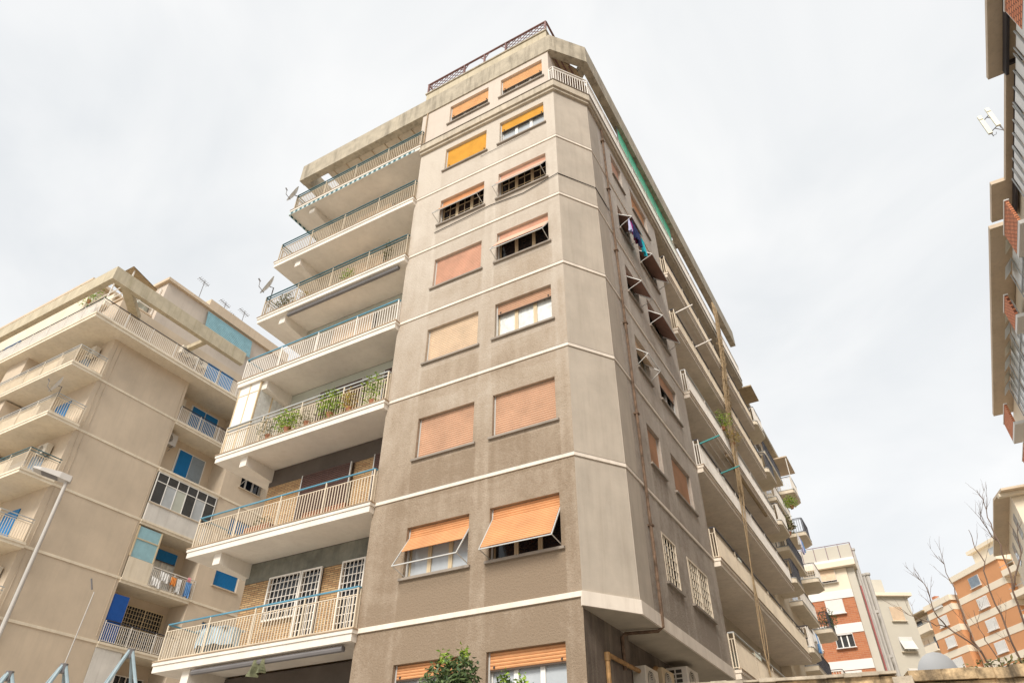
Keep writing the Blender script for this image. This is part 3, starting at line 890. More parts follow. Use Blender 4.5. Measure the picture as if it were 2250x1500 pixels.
# ---- loggias and balconies on the front
YF = -0.2
lw = MB()
for i in range(0, 8):
    pass
b = MB()
b.box(XE, XL, YB, YB+0.25, 0, S[0]-0.3)
b.build('loggia_wall', m_dkwall, A)
b = MB()
for i, s in enumerate(S):
    top = (S[i+1] if i < 5 else ZC)-0.26
    mid = s+2.38
    mw = m_brick if i < 2 else m_soffit
    MB().box(XE, XL, YB, YB+0.25, s-0.2, mid).build('loggia_wall', mw, A)
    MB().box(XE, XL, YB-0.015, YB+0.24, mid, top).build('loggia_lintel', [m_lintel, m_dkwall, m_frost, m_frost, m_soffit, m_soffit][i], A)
MB().box(XE, XL, YB, YB+0.25, ZC, 27.38).build('loggia_wall', m_soffit, A)
MB().box(XE+0.004, XE+0.24, YB+0.25, YEND, 0, 27.3).build('end_wall', m_beige, A)
# grilles and doors on the loggia back wall
def on_back(x0, x1, z0, z1):
    return ((x0+x1)/2, YB-0.13, z0), x1-x0, z1-z0
for (x0, x1, z0, z1, cl, rw, lv) in ((-10.72, -9.42, 7.15, 8.44, 8, 6, 1), (-9.40, -8.62, 6.1, 8.44, 5, 11, 1), (-7.86, -7.0, 6.1, 8.44, 6, 11, 1)):
    l, W, H = on_back(x0, x1, z0, z1)
    grille(A, W, H, l, 0, mat=m_barw, cols=cl, rows=rw, leaves=lv, name='grille_door' if z0 < 6.5 else 'window_grille')
for (x0, x1, z0, z1, mt) in ((-10.2, -8.1, 9.4, 11.66, m_brownsh), (-7.2, -6.2, 9.4, 11.66, m_brownsh), (-10.2, -8.2, 12.6, 14.9, m_brownsh), (-7.3, -6.3, 12.6, 14.9, m_brownsh),
                             (-10.2, -8.2, 15.65, 17.9, m_palesh), (-10.2, -8.2, 18.7, 20.95, m_palesh), (-10.2, -8.2, 21.7, 24.0, m_palesh)):
    l, W, H = on_back(x0, x1, z0, z1)
    window(A, W, H, (l[0], YB-0.27, l[2]), 0, shutter=mt, f=0.95, frame=m_framed, leaves=2)

m_bard = M('weathered_beige_railing_paint', (0.50, 0.42, 0.31), var=0.15, rough=0.6)
rails = [(m_bar, m_blue, False, 1.03), (m_bar, m_blue, False, 1.03), (m_bar, m_greyrail, True, 1.10), (m_barw, m_blue, False, 1.0), (m_bard, m_teal, True, 1.10), (m_bard, m_teal, True, 1.10), (m_bard, m_teal, True, 1.06)]
YBACK = 4.2
for i, s in enumerate(S+[ZC]):
    XLE = -13.17 if i < 6 else -13.12
    b = MB()
    xr = XL+0.05
    b.prism([(XLE, YF), (xr, YF), (xr, -0.002), (XL-0.002, -0.002), (XL-0.002, YB-0.02), (XE, YB-0.02), (XE, YBACK), (XLE, YBACK)], s-0.25, s-0.075)
    b.prism([(XLE-0.03, YF-0.03), (xr+0.03, YF-0.03), (xr+0.03, -0.003), (XL-0.003, -0.003), (XL-0.003, YB-0.022), (XE-0.002, YB-0.022), (XE-0.002, YBACK-0.01), (XLE-0.03, YBACK-0.01)], s-0.073, s+0.015)
    bal = b.build('balcony', m_slab, A)
    MB().ribbon([(XLE-0.05, YBACK-0.02), (XLE-0.05, YF-0.05), (xr+0.05, YF-0.05)], -0.3, 0.0, s+0.018, s+0.045).build('coping', m_coping, bal)
    # cantilever beam with its downstand
    if i < 6 or True:
        bb = MB()
        zt = s-0.252
        x0, x1 = -12.08, -11.78
        pts = [(-0.02, zt-0.34), (YB+0.3, zt-0.46), (YB+0.3, zt), (-0.02, zt)]
        k = len(bb.v)
        for x in (x0, x1): bb.v += [(x, p[0], p[1]) for p in pts]
        bb.f += [(k, k+1, k+2, k+3), (k+7, k+6, k+5, k+4)]+[(k+a, k+4+a, k+4+(a+1) % 4, k+(a+1) % 4) for a in range(4)]
        bb.build('cantilever_beam', m_slab, bal)
    br, hr, dbl, ht = rails[i]
    railing(bal, [(XLE+0.06, YBACK-0.1), (XLE+0.06, YF+0.07), (XL+0.0, YF+0.07), (XL+0.0, -0.03)], s+0.02, hb=0.84, ht=ht, bar=br, rail=hr, double=dbl)
    if i in (0, 4):
        MB().tube([(-11.6, -0.06, s-0.36), (-6.3, -0.06, s-0.36)], 0.075, 8).build('awning_roll', m_lampd, bal)
    if i == 6:
        each('awning_valance', [MB().box(XLE+0.03, XL-0.15, YF-0.09, YF-0.075, s-0.37, s-0.25), MB().box(XLE+0.015, XLE+0.03, YF-0.07, YBACK-1, s-0.37, s-0.25)], m_awn, bal)
# dark cloth caught in the lowest awning
v = MB(); cloth(v, (-9.25, -0.12, 5.74), (-8.82, -0.12, 5.74), 0.36, 6, 0.10)
v.build('awning_flap', m_awng, A)
# closed-in veranda on the fourth balcony from the bottom of the picture
z0_, z1_ = S[2]+0.05, S[3]-0.26
vo = each('veranda_panel', [MB().box(-13.05, -12.55, -0.10, -0.07, z0_, z1_), MB().box(-12.53, -12.05, -0.10, -0.07, z0_, z1_), MB().box(-12.04, -12.0, -0.1, 1.1, z0_, z0_+0.9)], m_whitesh, A)[0]
fr = MB()
for x in (-13.07, -12.54, -12.04): fr.box(x-0.025, x+0.025, -0.115, -0.055, z0_, z1_)
for z in (z0_+1.0, z0_+2.35): fr.box(-13.07, -12.02, -0.112, -0.058, z-0.02, z+0.02)
fr.box(-12.06, -12.01, 0.5, 0.56, z0_, z1_)
fr.box(-12.06, -12.01, -0.05, 1.1, z1_-0.06, z1_)
fr.build('veranda_frame', m_frame, vo)
MB().box(-12.035, -12.015, -0.04, 1.1, z0_+0.92, z1_-0.07).build('veranda_curtain', m_curtain, vo)

# ---- loggias and balconies on the side
XB = -0.4
for i, s in enumerate(S+[ZC]):
    top = (S[i+1] if i < 5 else (ZC if i == 5 else 27.4))-0.24
    if i < 6:
        MB().box(XB-0.25, XB, YR, YEND, s-0.24, top).build('loggia_wall', m_soffit, A)
    b = MB()
    if i < 6:
        b.box(XB, 1.02, YR+0.003, YEND, s-0.22, s-0.06)
        b.box(XB+0.003, 1.06, YR-0.02, YEND+0.02, s-0.058, s+0.03)
        bal = b.build('balcony', m_sideslab, A)
        MB().box(0.98, 1.08, YR-0.03, YEND+0.03, s+0.032, s+0.06).build('coping', m_coping, bal)
        bar_ = [m_bar, m_bar, m_barw, m_barw, m_bar, m_bar][i]
        hr = [m_greyrail, m_darkrail, m_darkrail, m_greyrail, m_darkrail, m_darkrail][i]
        railing(bal, [(CX+0.02, YR+0.05), (1.0, YR+0.05), (1.0, YEND-0.05)], s+0.03, bar=bar_, rail=hr, gap=0.11, posts=2.4)
        # screens tied behind the bars
        scr = {0: [(8.7, 23.0, m_reed)], 1: [(8.7, 12.6, m_reed), (12.9, 22.6, m_whitep)], 2: [(8.7, 12.4, m_whitep), (12.8, 23.0, m_reed)],
               3: [(13.0, 22.8, m_whitep)], 4: [(8.7, 12.8, m_whitep), (13.2, 22.8, m_beige2)], 5: [(8.7, 13.0, m_reed), (13.2, 22.8, m_whitep)]}[i]
        for y0, y1, mt in scr:
            MB().box(0.955, 0.975, y0, y1, s+0.07, s+0.86).build('screen', mt, bal)
        # partition between the two flats, with a rounded shoulder
        pm = MB()
        prof = [(XB+0.01, s+0.03), (0.93, s+0.03), (0.93, s+1.25), (0.25, s+1.33)]
        prof += [(0.25-0.62*math.sin(t*math.pi/2/6), s+1.33+0.75*(1-math.cos(t*math.pi/2/6))) for t in range(1, 7)]
        prof = [p for p in prof if p[0] > XB]
        prof.append((XB+0.01, prof[-1][1]))
        n = len(prof)
        k = len(pm.v)
        for y in (12.25, 12.29): pm.v += [(p[0], y, p[1]) for p in prof]
        pm.f += [tuple(k+j for j in range(n)), tuple(k+n+j for j in range(n))[::-1]]+[(k+j, k+n+j, k+n+(j+1) % n, k+(j+1) % n) for j in range(n)]
        pm.build('partition', m_frost, bal)
        if i in (2, 4):
            for y in (8.75, 11.4):
                MB().bar((1.0, y, s+0.98), (1.75, y, s+1.12), 0.045).build('drying_arm', m_teal2 if i == 2 else m_barw, bal)
            for q_ in range(4):
                xx = 1.1+0.2*q_
                MB().bar((xx, 8.75, s+1.0+0.037*q_), (xx, 11.4, s+1.0+0.037*q_), 0.008).build('drying_line', m_alu, bal)
        if i == 3:
            MB().tube([(0.95, 13.4, s-0.33), (0.95, 20.5, s-0.33)], 0.08, 8).build('awning_roll', m_canvas, bal)
# terrace railing round the chamfer and along the side
tr = MB().ribbon([(0, 0.0), (CX+0.1, CY-0.02), (CX+0.1, 2.0)], -0.05, 0.0, ZC+0.03, ZC+0.05).build('terrace_kerb', m_barw, A)
railing(tr, [(-0.12, -0.02), (0.06, -0.04), (0.93, 1.13), (0.95, YEND)], ZC+0.03, bar=m_barw, rail=m_barw, double=True, gap=0.10)
each('green_windbreak', [MB().box(0.86, 0.89, 4.6+k*1.15, 5.7+k*1.15, 25.15, 27.2) for k in range(6)], m_green, A)
each('windbreak_post', [MB().bar((0.875, 4.57+k*1.15, 25.0), (0.875, 4.57+k*1.15, 27.3), 0.045) for k in range(7)], m_lampd, A)

# drainpipe down the side, under the bay, and the ochre pipes below
b = MB()
b.tube([(CX+0.07, 2.4, 24.35), (CX+0.07, 2.38, 15), (CX+0.07, 2.36, 6.15), (CX+0.06, 2.36, 5.85), (CX-0.05, 2.32, 5.76), (0.05, 2.1, 5.74), (-0.02, 2.1, 5.68), (-0.02, 2.1, 5.0)], 0.04, 8)
for z in (8.2, 11.4, 14.6, 17.7, 20.8, 23.6):
    b.box(CX+0.0, CX+0.13, 2.32, 2.46, z, z+0.05)
b.build('drainpipe', m_pipe, A)
b = MB()
b.tube([(-0.01, 1.12, 0.0), (-0.01, 1.12, 5.08), (0.0, 1.25, 5.12), (0.0, 2.3, 5.12), (0.0, 3.35, 5.14), (0.0, 3.6, 5.16), (0.0, 4.1, 5.42), (0.0, 4.5, 5.42)], 0.05, 8)
b.tube([(-0.01, 1.12, 5.0), (-0.01, 1.12, 5.16)], 0.065, 8)
b.build('service_pipe', m_pipey, A)
b = MB()
b.tube([(-4.9, -0.03, 19.35), (-3.4, -0.04, 19.42), (-2.6, -0.03, 19.5), (-1.3, -0.03, 19.38), (-0.6, -0.03, 19.5), (0.0, -0.03, 19.62), (CX+0.02, CY-0.02, 19.62), (CX+0.03, 2.3, 19.6)], 0.014, 5)
b.tube([(-3.1, -0.03, 22.5), (-1.0, -0.03, 22.55)], 0.008, 5)
b.build('cable', m_cable, A)
b = MB()
b.tube([(XL+0.08, -0.05, 24.92), (XL+0.08, -0.05, 27.3)], 0.028, 7)
b.build('downpipe', m_coping, A)

# ------------------------------------------------------------------ the block adjoining it along the side street
B = thing('apartment_building', 'pale block adjoining the grey one along the side street, with short jutting balconies', 'building', (-3, 30, 0))
b = MB()
b.box(-8, 0.05, YEND+0.06, 36.6, 0, 25.2)
b.build('wall', m_cream, B)
MB().box(-8.2, 0.6, YEND+0.08, 36.9, 25.2, 25.5).build('roof', m_concrete, B)
SB = [s+0.5 for s in S]
for i, s in enumerate(SB):
    for j, (y0, y1) in enumerate(((23.5, 26.0), (27.5, 32.6), (33.9, 36.5))):
        if j == 1:
            x1 = 0.75
            poly = [(0.05, y0), (x1, y0), (x1, y1), (0.05, y1)]
            pr = [(0.1, y0+0.06), (x1-0.05, y0+0.06), (x1-0.05, y1-0.06), (0.1, y1-0.06)]
        else:
            x1 = 1.22
            poly = [(0.05, y0), (x1-0.1, y0), (x1, y0+0.12), (x1, y1-0.5), (x1-0.45, y1), (0.05, y1)]
            pr = [(0.1, y0+0.06), (x1-0.12, y0+0.06), (x1-0.05, y0+0.15), (x1-0.05, y1-0.5), (x1-0.47, y1-0.06), (0.1, y1-0.06)]
        bal = MB().prism(poly, s-0.2, s+0.02).build('balcony', m_beige2, B)
        MB().ribbon([(p[0]+0.02, p[1]-0.02) for p in poly[:-1]], -0.12, 0.0, s+0.022, s+0.05).build('coping', m_greyrail, bal)
        railing(bal, pr, s+0.02, bar=m_barw if (i+j) % 2 else m_darkrail, rail=m_darkrail, gap=0.13, ht=0.98, hb=0.9)
        if (i+j) % 3 == 0:
            MB().box(0.15, x1-0.12, y1-0.12, y1-0.10, s+0.1, s+0.85).build('screen', m_whitep, bal)
    for y, W in ((24.6, 1.6), (30, 2.2), (35.2, 1.5)):
        MB().box(0.045, 0.09, y-W/2, y+W/2, s+0.05, s+2.2).build('window', m_framew, B)
        pn = MB().box(0.092, 0.10, y-W/2+0.08, y+W/2-0.08, s+0.1, s+2.1).build('pane', m_glass, bpy.data.objects[B.children[-1].name])
cn = MB().box(0.1, 1.3, 33.7, 36.7, 24.55, 24.63).build('canopy', m_eave, B)
MB().tube([(1.2, 33.8, 22.2), (1.2, 33.8, 24.55)], 0.03, 6).build('canopy_post', m_barw, cn)
MB().box(0.1, 1.3, 24.3, 26.3, 25.05, 25.13).build('canopy', m_canvas, B)

# ------------------------------------------------------------------ the beige block on the left
LX, LY = -28.4, 1.85
LS = [3.9, 6.92, 9.95, 13.0, 16.08, 19.14, 22.18]
LT = 25.1
Lb = thing('apartment_building', 'beige plaster apartment block on the left with blue shutters and corner balconies', 'building', (LX-5, 8, 0))
MB().box(LX-22, LX, LY, 6.88, 0, LT-0.25).build('front_wall', m_beige, Lb)
b = MB()
b.box(LX-22, LX-1.5, 6.88, 11.1, 0, LT-0.25)
b.build('recess_wall', m_beige, Lb)
b = MB()
wall_grid(b, 11.1, 18.5, 0, LT-0.25, [(12.3, 14.0, 14.2, 15.3), (12.35, 14.0, 20.25, 21.3), (12.3, 14.0, 17.2, 18.3), (12.3, 14.0, 11.1, 12.2)], lambda u, z, d: (LX-d, u, z), 0.3)
b.poly([(LX, 11.1, 0), (LX-1.5, 11.1, 0), (LX-1.5, 11.1, LT-0.25), (LX, 11.1, LT-0.25)])
b.poly([(LX, 18.5, 0), (LX-20, 18.5, 0), (LX-20, 18.5, LT-0.25), (LX, 18.5, LT-0.25)])
b.build('end_bay_wall', m_beige, Lb)
for k, (zb, f, pj) in enumerate(((14.2, 1, None), (20.25, 1, (0.95, 0.7, 0.45, 1.0)), (17.2, 1, None), (11.1, 1, None))):
    window(Lb, 1.7, 1.08, (LX, 13.15, zb), R(90), shutter=m_bluesh, f=f, proj=pj, frame=m_framew, pane=m_glassd, leaves=3, sill=m_sillt)
for s in LS:
    MB().box(LX-0.0, LX+0.03, LY+0.01, 6.87, s-0.06, s+0.06).build('string_course', m_beige2, Lb)
    MB().box(LX-0.0, LX+0.03, 11.3, 18.5, s-0.06, s+0.06).build('string_course', m_beige2, Lb)
# left-face balconies
for i, s in enumerate(LS):
    x1 = LX+0.35
    b = MB()
    b.box(LX-16, x1, 0.22, LY, s-0.2, s-0.06)
    b.box(LX-16, x1+0.03, 0.19, LY+0.0, s-0.058, s+0.04)
    bal = b.build('balcony', m_beige2, Lb)
    railing(bal, [(LX-14, 0.28), (x1-0.06, 0.28), (x1-0.06, LY-0.03)], s+0.04, bar=m_bar, rail=m_greyrail if i != 4 else m_teal, double=True, gap=0.11, ht=1.08)
    MB().box(LX-14, LX-1.1, 0.33, 0.345, s+0.1, s+0.85).build('screen', m_beige2, bal)
    MB().box(LX-2.9, LX-1.6, LY-0.05, LY-0.01, s+0.05, s+2.1).build('balcony_door', m_bluesh if i % 2 else m_greyblue, Lb)
    MB().box(LX-5.2, LX-3.4, LY-0.05, LY-0.01, s+0.9, s+2.1).build('window', m_framew, Lb)
    MB().box(LX-8.0, LX-6.0, 0.5, LY, s+0.05, s+2.75).build('balcony_partition', m_beige, Lb)
# recessed balconies on the right face
for i, s in enumerate(LS):
    b = MB()
    b.box(LX-1.5, LX+0.05, 6.885, 11.09, s-0.2, s-0.06)
    b.box(LX-1.5, LX+0.09, 6.885, 11.25, s-0.058, s+0.05)
    bal = b.build('balcony', m_beige2, Lb)
    if i not in (3, 5):
        railing(bal, [(LX+0.0, 6.95), (LX+0.0, 11.2)], s+0.05, bar=m_barw, rail=m_darkrail, gap=0.11, ht=1.0, hb=0.88)
    if i == 3:
        railing(bal, [(LX+0.0, 8.45), (LX+0.0, 11.2)], s+0.05, bar=m_barw, rail=m_barw, gap=0.11, ht=1.0, hb=0.88)
        MB().box(LX-0.02, LX+0.03, 6.95, 8.4, s+0.06, s+1.15).build('cream_panel', m_beige2, bal)
        g = MB().box(LX-0.01, LX+0.01, 6.95, 8.3, s+1.17, s+2.78).build('glazed_screen', m_paleblue, bal)
        f = MB()
        for y in (6.95, 8.33): f.box(LX-0.03, LX+0.04, y-0.04, y+0.04, s+1.17, s+2.8)
        f.box(LX-0.028, LX+0.038, 7.0, 8.3, s+2.1, s+2.16)
        f.build('screen_frame', m_frame, g)
    if i == 5:
        pass
    if i == 4:
        pass
# glazed veranda at level 16.08 (between the string at 16.08 and the slab above)
s = LS[4]
vp = MB().box(LX+0.0, LX+0.06, 6.95, 11.0, s+0.06, s+1.02).build('veranda_parapet', m_whitep, Lb)
MB().box(LX-0.02, LX+0.1, 6.93, 11.05, s+1.022, s+1.08).build('veranda_sill', m_sillt, vp)
f = MB()
for k in range(7):
    y = 6.97+k*0.67
    f.box(LX+0.0, LX+0.05, y-0.022, y+0.022, s+1.08, s+2.84)
for z in (1.1, 2.32, 2.82): f.box(LX+0.002, LX+0.048, 6.97, 11.0, s+z-0.02, s+z+0.02)
f.build('veranda_frame', m_framew, vp)
for k in range(6):
    y = 6.97+k*0.67
    MB().box(LX+0.018, LX+0.026, y+0.022, y+0.648, s+1.12, s+2.3).build('pane', [m_glass, m_glassb, m_frost, m_glass, m_glassb, m_glass][k], vp)
    MB().box(LX+0.018, LX+0.026, y+0.022, y+0.648, s+2.34, s+2.8).build('pane', m_glass, vp)
# doors on the recess back wall
dr = [(LS[6], 8.5, 10.5, m_bluesh, m_bluesh), (LS[5], 8.6, 10.5, m_bluesh, m_greyblue), (LS[4], 8.5, 10.5, m_greyblue, m_bluesh), (LS[3], 9.0, 10.55, m_bluesh, m_curtain), ]
for s, y0, y1, ma, mb_ in dr:
    H = 2.35
    if s == LS[3]:
        window(Lb, 1.55, 2.45, (LX-1.23, 9.78, s+0.1), R(90), shutter=m_bluesh, f=0.24, frame=m_framew, pane=m_curtain, leaves=2)
        continue
    d = MB()
    d.box(LX-1.5, LX-1.46, y0-0.06, y1+0.06, s+0.03, s+H+0.06)
    do = d.build('balcony_door', m_framew, Lb)
    ym = (y0+y1)/2
    put('shutter', cached(('lsh', y1-y0, H), lambda: slat_sheet((y1-y0)/2-0.06, [(0, H), (0, 0.05)], 0.06), 'shutter', ma), do, (LX-1.44, (y0+ym)/2, s), R(90))
    put('shutter', cached(('lsh', y1-y0, H), lambda: None, 'shutter', mb_) if (('lsh', y1-y0, H), mb_.name) in _cache else cached(('lsh2', y1-y0, H), lambda: slat_sheet((y1-y0)/2-0.06, [(0, H), (0, 0.05)], 0.06), 'shutter', mb_), do, (LX-1.44, (y1+ym)/2, s), R(90))
s = LS[2]
grille(Lb, 2.3, 2.3, (LX-1.36, 9.7, s+0.1), R(90), mat=m_frame, cols=14, rows=11, leaves=2, name='grille_door')
b = MB()
b.box(LX-0.9, LX-0.03, 6.90, 6.95, s+0.1, s+2.3)
b.box(LX-0.06, LX-0.02, 6.95, 7.75, s+0.1, s+2.3)
b.build('blue_shutter_leaf', m_dkblue, Lb)
# top terrace on both faces
MB().prism([(LX-16, 0.0), (LX+0.9, 0.0), (LX+0.9, 11.3), (LX-2, 11.3), (LX-2, LY), (LX-16, LY)], LT-0.26, LT-0.08).build('terrace_slab', m_beige2, Lb)
tk = MB().prism([(LX-16, -0.04), (LX+0.94, -0.04), (LX+0.94, 11.34), (LX-2, 11.34), (LX-2, LY), (LX-16, LY)], LT-0.078, LT+0.03).build('terrace_edge', m_beige2, Lb)
railing(tk, [(LX-14, 0.06), (LX+0.84, 0.06), (LX+0.84, 11.2)], LT+0.03, bar=m_barw, rail=m_darkrail, gap=0.11, ht=1.05, hb=0.92)
MB().box(LX-14, LX+0.2, 0.10, 0.12, LT+0.1, LT+0.9).build('screen', m_whitep, tk)
MB().box(LX-18, LX-1.25, LY, 18.4, LT, 28.3).build('attic_wall', m_beige, Lb)
MB().box(LX-18, LX-2.6, LY-0.3, 5.0, 28.31, 28.6).build('attic_cornice', m_beige2, Lb)
MB().box(LX-20, LX-6.0, LY+0.004, 5.1, 28.602, 31.6).build('roof_room', m_beige2, Lb)
MB().box(LX-20.2, LX-5.6, LY-0.4, 5.2, 31.602, 31.8).build('roof_room_slab', m_eave, Lb)
MB().box(LX-6.0, LX-2.9, LY+0.1, LY+0.2, 28.602, 29.6).build('roof_parapet', m_beige2, Lb)
window(Lb, 1.9, 1.5, (-41.9, LY-0.26, 28.0), 0, frame=m_bluesh, pane=m_glassb, leaves=2)
b = MB()
b.ribbon([(LX-18, -0.1), (LX+1.0, -0.1), (LX+1.0, 9.4)], -0.32, 0.0, 27.45, 28.35)
b.build('roof_beam', m_beam2, Lb)
each('roof_strut', [MB().bar((LX+0.8, 0.8, 27.7), (LX-1.25, 2.95, 27.7), 0.5, 0.35), MB().bar((LX+0.8, 6.6, 27.65), (LX-1.25, 6.6, 27.65), 0.3, 0.3)], m_beam2, Lb)
for k, (y0, y1) in enumerate(((8.4, 9.35), (9.5, 10.5))):
    MB().box(LX-1.24, LX-1.2, y0, y1, LT+0.05, 27.75).build('terrace_door', m_bluesh, Lb)
b = MB()
b.prism([(LX-16, 4.0), (LX-1.3, 4.0), (LX-1.3, 14.0), (LX-16, 14.0)], 28.3, 31.45)
b.build('penthouse_wall', m_attic, Lb)
MB().box(LX-16, LX-1.08, 3.8, 7.0, 31.452, 31.68).build('penthouse_roof', m_eave, Lb)
MB().box(LX-16, LX-1.08, 7.002, 14.3, 31.452, 32.2).build('penthouse_roof', m_eave, Lb)
put('roller_blind', cached('pbl', lambda: slat_sheet(3.9, [(0, 1.55), (-0.25, 0.0)], 0.13, 0.03), 'roller_blind', m_paleblue), Lb, Vector((LX-1.22, 9.1, 29.75))-Lb.location, R(90))
pg = MB().box(LX-9, LX-1.6, 1.9, 3.98, 28.62, 28.72).build('roof_terrace', m_eave, Lb)
each('terrace_post', [MB().bar((x, y, 28.7), (x, y, 31.0), 0.07) for x, y in ((LX-1.7, 1.95), (LX-1.7, 3.9), (LX-3.6, 1.95), (LX-5.5, 1.95))], m_barw, pg)
each('terrace_bar', [MB().bar((LX-1.7, 1.95, z), (LX-1.7, 3.9, z), 0.05) for z in (29.2, 29.55, 29.9)]+[MB().bar((LX-5.5, 1.95, z), (LX-1.7, 1.95, z), 0.05) for z in (29.2, 29.9)], m_barw, pg)
q = MB()
q.poly([(LX-4, 1.7, 31.0), (LX-1.5, 1.7, 31.0), (LX-1.5, 3.6, 30.5), (LX-4, 3.6, 30.5)])
q.poly([(LX-4, 1.7, 31.06), (LX-4, 3.6, 30.56), (LX-1.5, 3.6, 30.56), (LX-1.5, 1.7, 31.06)])
q.build('terrace_canopy', m_canvas, pg)
MB().box(LX-4.8, LX-2.4, 3.7, 3.95, 28.75, 30.7).build('terrace_screen', m_frost, pg)
for y, z0_, z1_ in ((2.12, 5.0, 24.6), (2.38, 4.0, 24.6), (6.7, 10.2, 24.6)):
    MB().tube([(LX+0.02, y, z0_), (LX+0.02, y+0.03, (z0_+z1_)/2), (LX+0.02, y, z1_)], 0.012, 5).build('cable', m_sillt, Lb)
# ground level of the left block: pale pillar, grille
MB().box(LX-0.4, LX+0.02, 6.9, 8.3, 3.9, 9.74).build('pale_pillar', m_whitep, Lb)
grille(Lb, 2.0, 2.0, (LX-1.36, 9.8, 7.1), R(90), mat=m_barw, cols=6, rows=4, leaves=2)

# ------------------------------------------------------------------ brick and white block across the street, on the right
R1 = thing('apartment_building', 'brick and white block at the right edge, seen steeply along its overhanging eaves', 'building', (20, 15, 0))
MB().box(17.3, 30, -10, 47, 0, 29.9).build('wall', m_cream, R1)
for x0, y0, y1 in ((16.05, -10, 12.5), (16.75, 12.5, 19.45), (16.1, 19.45, 22.5)):
    MB().box(x0, 31, y0+0.002, y1, 30.0, 30.22).build('eave', m_eave, R1)
MB().box(16.0, 31, 23.0, 46, 30.0, 30.25).build('eave', m_eave, R1)
each('eave_beam', [MB().box(16.6, 16.72, -10, 12.3, 29.6, 29.98), MB().box(17.05, 17.15, 12.5, 22.2, 29.6, 29.98)]+[MB().box(16.722, 17.3, y, y+0.1, 29.7, 29.95) for y in (4, 7.5, 11.8)], m_steel, R1)
for z in (28.2, 25.1, 22.0, 18.9, 15.8, 12.7, 9.6):
    for y0, y1, mt in ((-9, 7.8, m_rbrick), (18.8, 21.5, m_rbrick), (27.0, 28.8, m_rbrick), (40.6, 43.8, m_rbrick)):
        bal = MB().box(16.0, 17.3, y0, y1, z-1.75, z-1.52).build('balcony', m_white, R1)
        MB().box(16.0, 16.14, y0+0.02, y1-0.02, z-1.5, z-0.08).build('brick_parapet', mt, bal)
        MB().box(15.96, 16.18, y0-0.02, y1+0.02, z-0.078, z).build('coping', m_white, bal)
        MB().box(16.02, 16.12, y1-0.018, y1+0.05, z-1.5, z-0.09).build('parapet_pier', m_white, bal)
    for y0, y1 in ((8.1, 10.6), (10.9, 13.6), (13.8, 16.3), (16.4, 18.6), (22.0, 26.7), (29.2, 33), (33.4, 37.0), (37.2, 40.4)):
        f = MB().box(16.74, 17.28, y0, y1, z-1.55, z-1.35).build('balcony', m_beige2, R1)
        n = 3
        each('white_blind', [MB().box(16.78, 16.8, y0+(y1-y0)*k/n+0.05, y0+(y1-y0)*(k+1)/n-0.05, z-1.3, z+0.95) for k in range(n)], m_curtain if y0 > 20 else m_whitesh, f)
        each('blind_post', [MB().bar((16.72, y0+(y1-y0)*k/n, z-1.35), (16.72, y0+(y1-y0)*k/n, z+1.0), 0.05) for k in range(n+1)], m_greyrail, f)
        MB().box(16.70, 16.75, y0, y1, z-0.45, z-0.38).build('blind_rail', m_greyrail, f)
        if y0 > 20:
            for k in range(2):
                yk = y0+(y1-y0)*(k+0.5)/2
                aw = MB()
                aw.poly([(16.7, yk-0.6, z+0.9), (16.7, yk+0.6, z+0.9), (16.2, yk+0.6, z+0.35), (16.2, yk-0.6, z+0.35)])
                aw.poly([(16.7, yk-0.6, z+0.93), (16.2, yk-0.6, z+0.38), (16.2, yk+0.6, z+0.38), (16.7, yk+0.6, z+0.93)])
                aw.build('small_awning', m_whitesh if k else m_beige2, f)

# mobile phone antennas on its roof edge
An = thing('mast_antenna', 'pair of white panel antennas on a bracket beyond the eave of the right brick block', 'antenna', (16.62, 16.3, 30.25), local=True)
An.scale = (0.62, 0.62, 0.62)
for k, (dx, dy) in enumerate(((-0.55, 0.0), (0.0, -0.55))):
    MB().prism([(dx-0.15, dy-0.08), (dx+0.15, dy-0.08), (dx+0.15, dy+0.08), (dx-0.15, dy+0.08)], 0.35, 2.1).build('panel_antenna', m_antenna, An)
    MB().prism([(dx-0.14, dy-0.08), (dx+0.14, dy-0.08), (dx+0.14, dy+0.08), (dx-0.14, dy+0.08)], 2.2, 2.62).build('panel_antenna', m_antenna, An)
    MB().tube([(dx+0.1, dy+0.13, 0.1), (dx+0.1, dy+0.13, 2.7)], 0.035, 7).build('pole', m_lampd, An)
b = MB()
b.bar((-0.45, 0.13, 0.6), (0.1, -0.42, 0.6), 0.05).bar((-0.45, 0.13, 2.1), (0.1, -0.42, 2.1), 0.05)
b.tube([(0.45, 0.4, 0.0), (0.45, 0.4, 2.2)], 0.05, 8)
b.bar((0.45, 0.4, 0.6), (-0.17, -0.14, 0.6), 0.05).bar((0.45, 0.4, 2.1), (-0.17, -0.14, 2.1), 0.05)
b.tube([(-0.45, 0.1, 0.3), (-0.5, 0.0, 0.05), (-0.3, -0.1, -0.02), (-0.2, -0.05, 0.25)], 0.02, 6)
b.build('bracket', m_lampd, An)

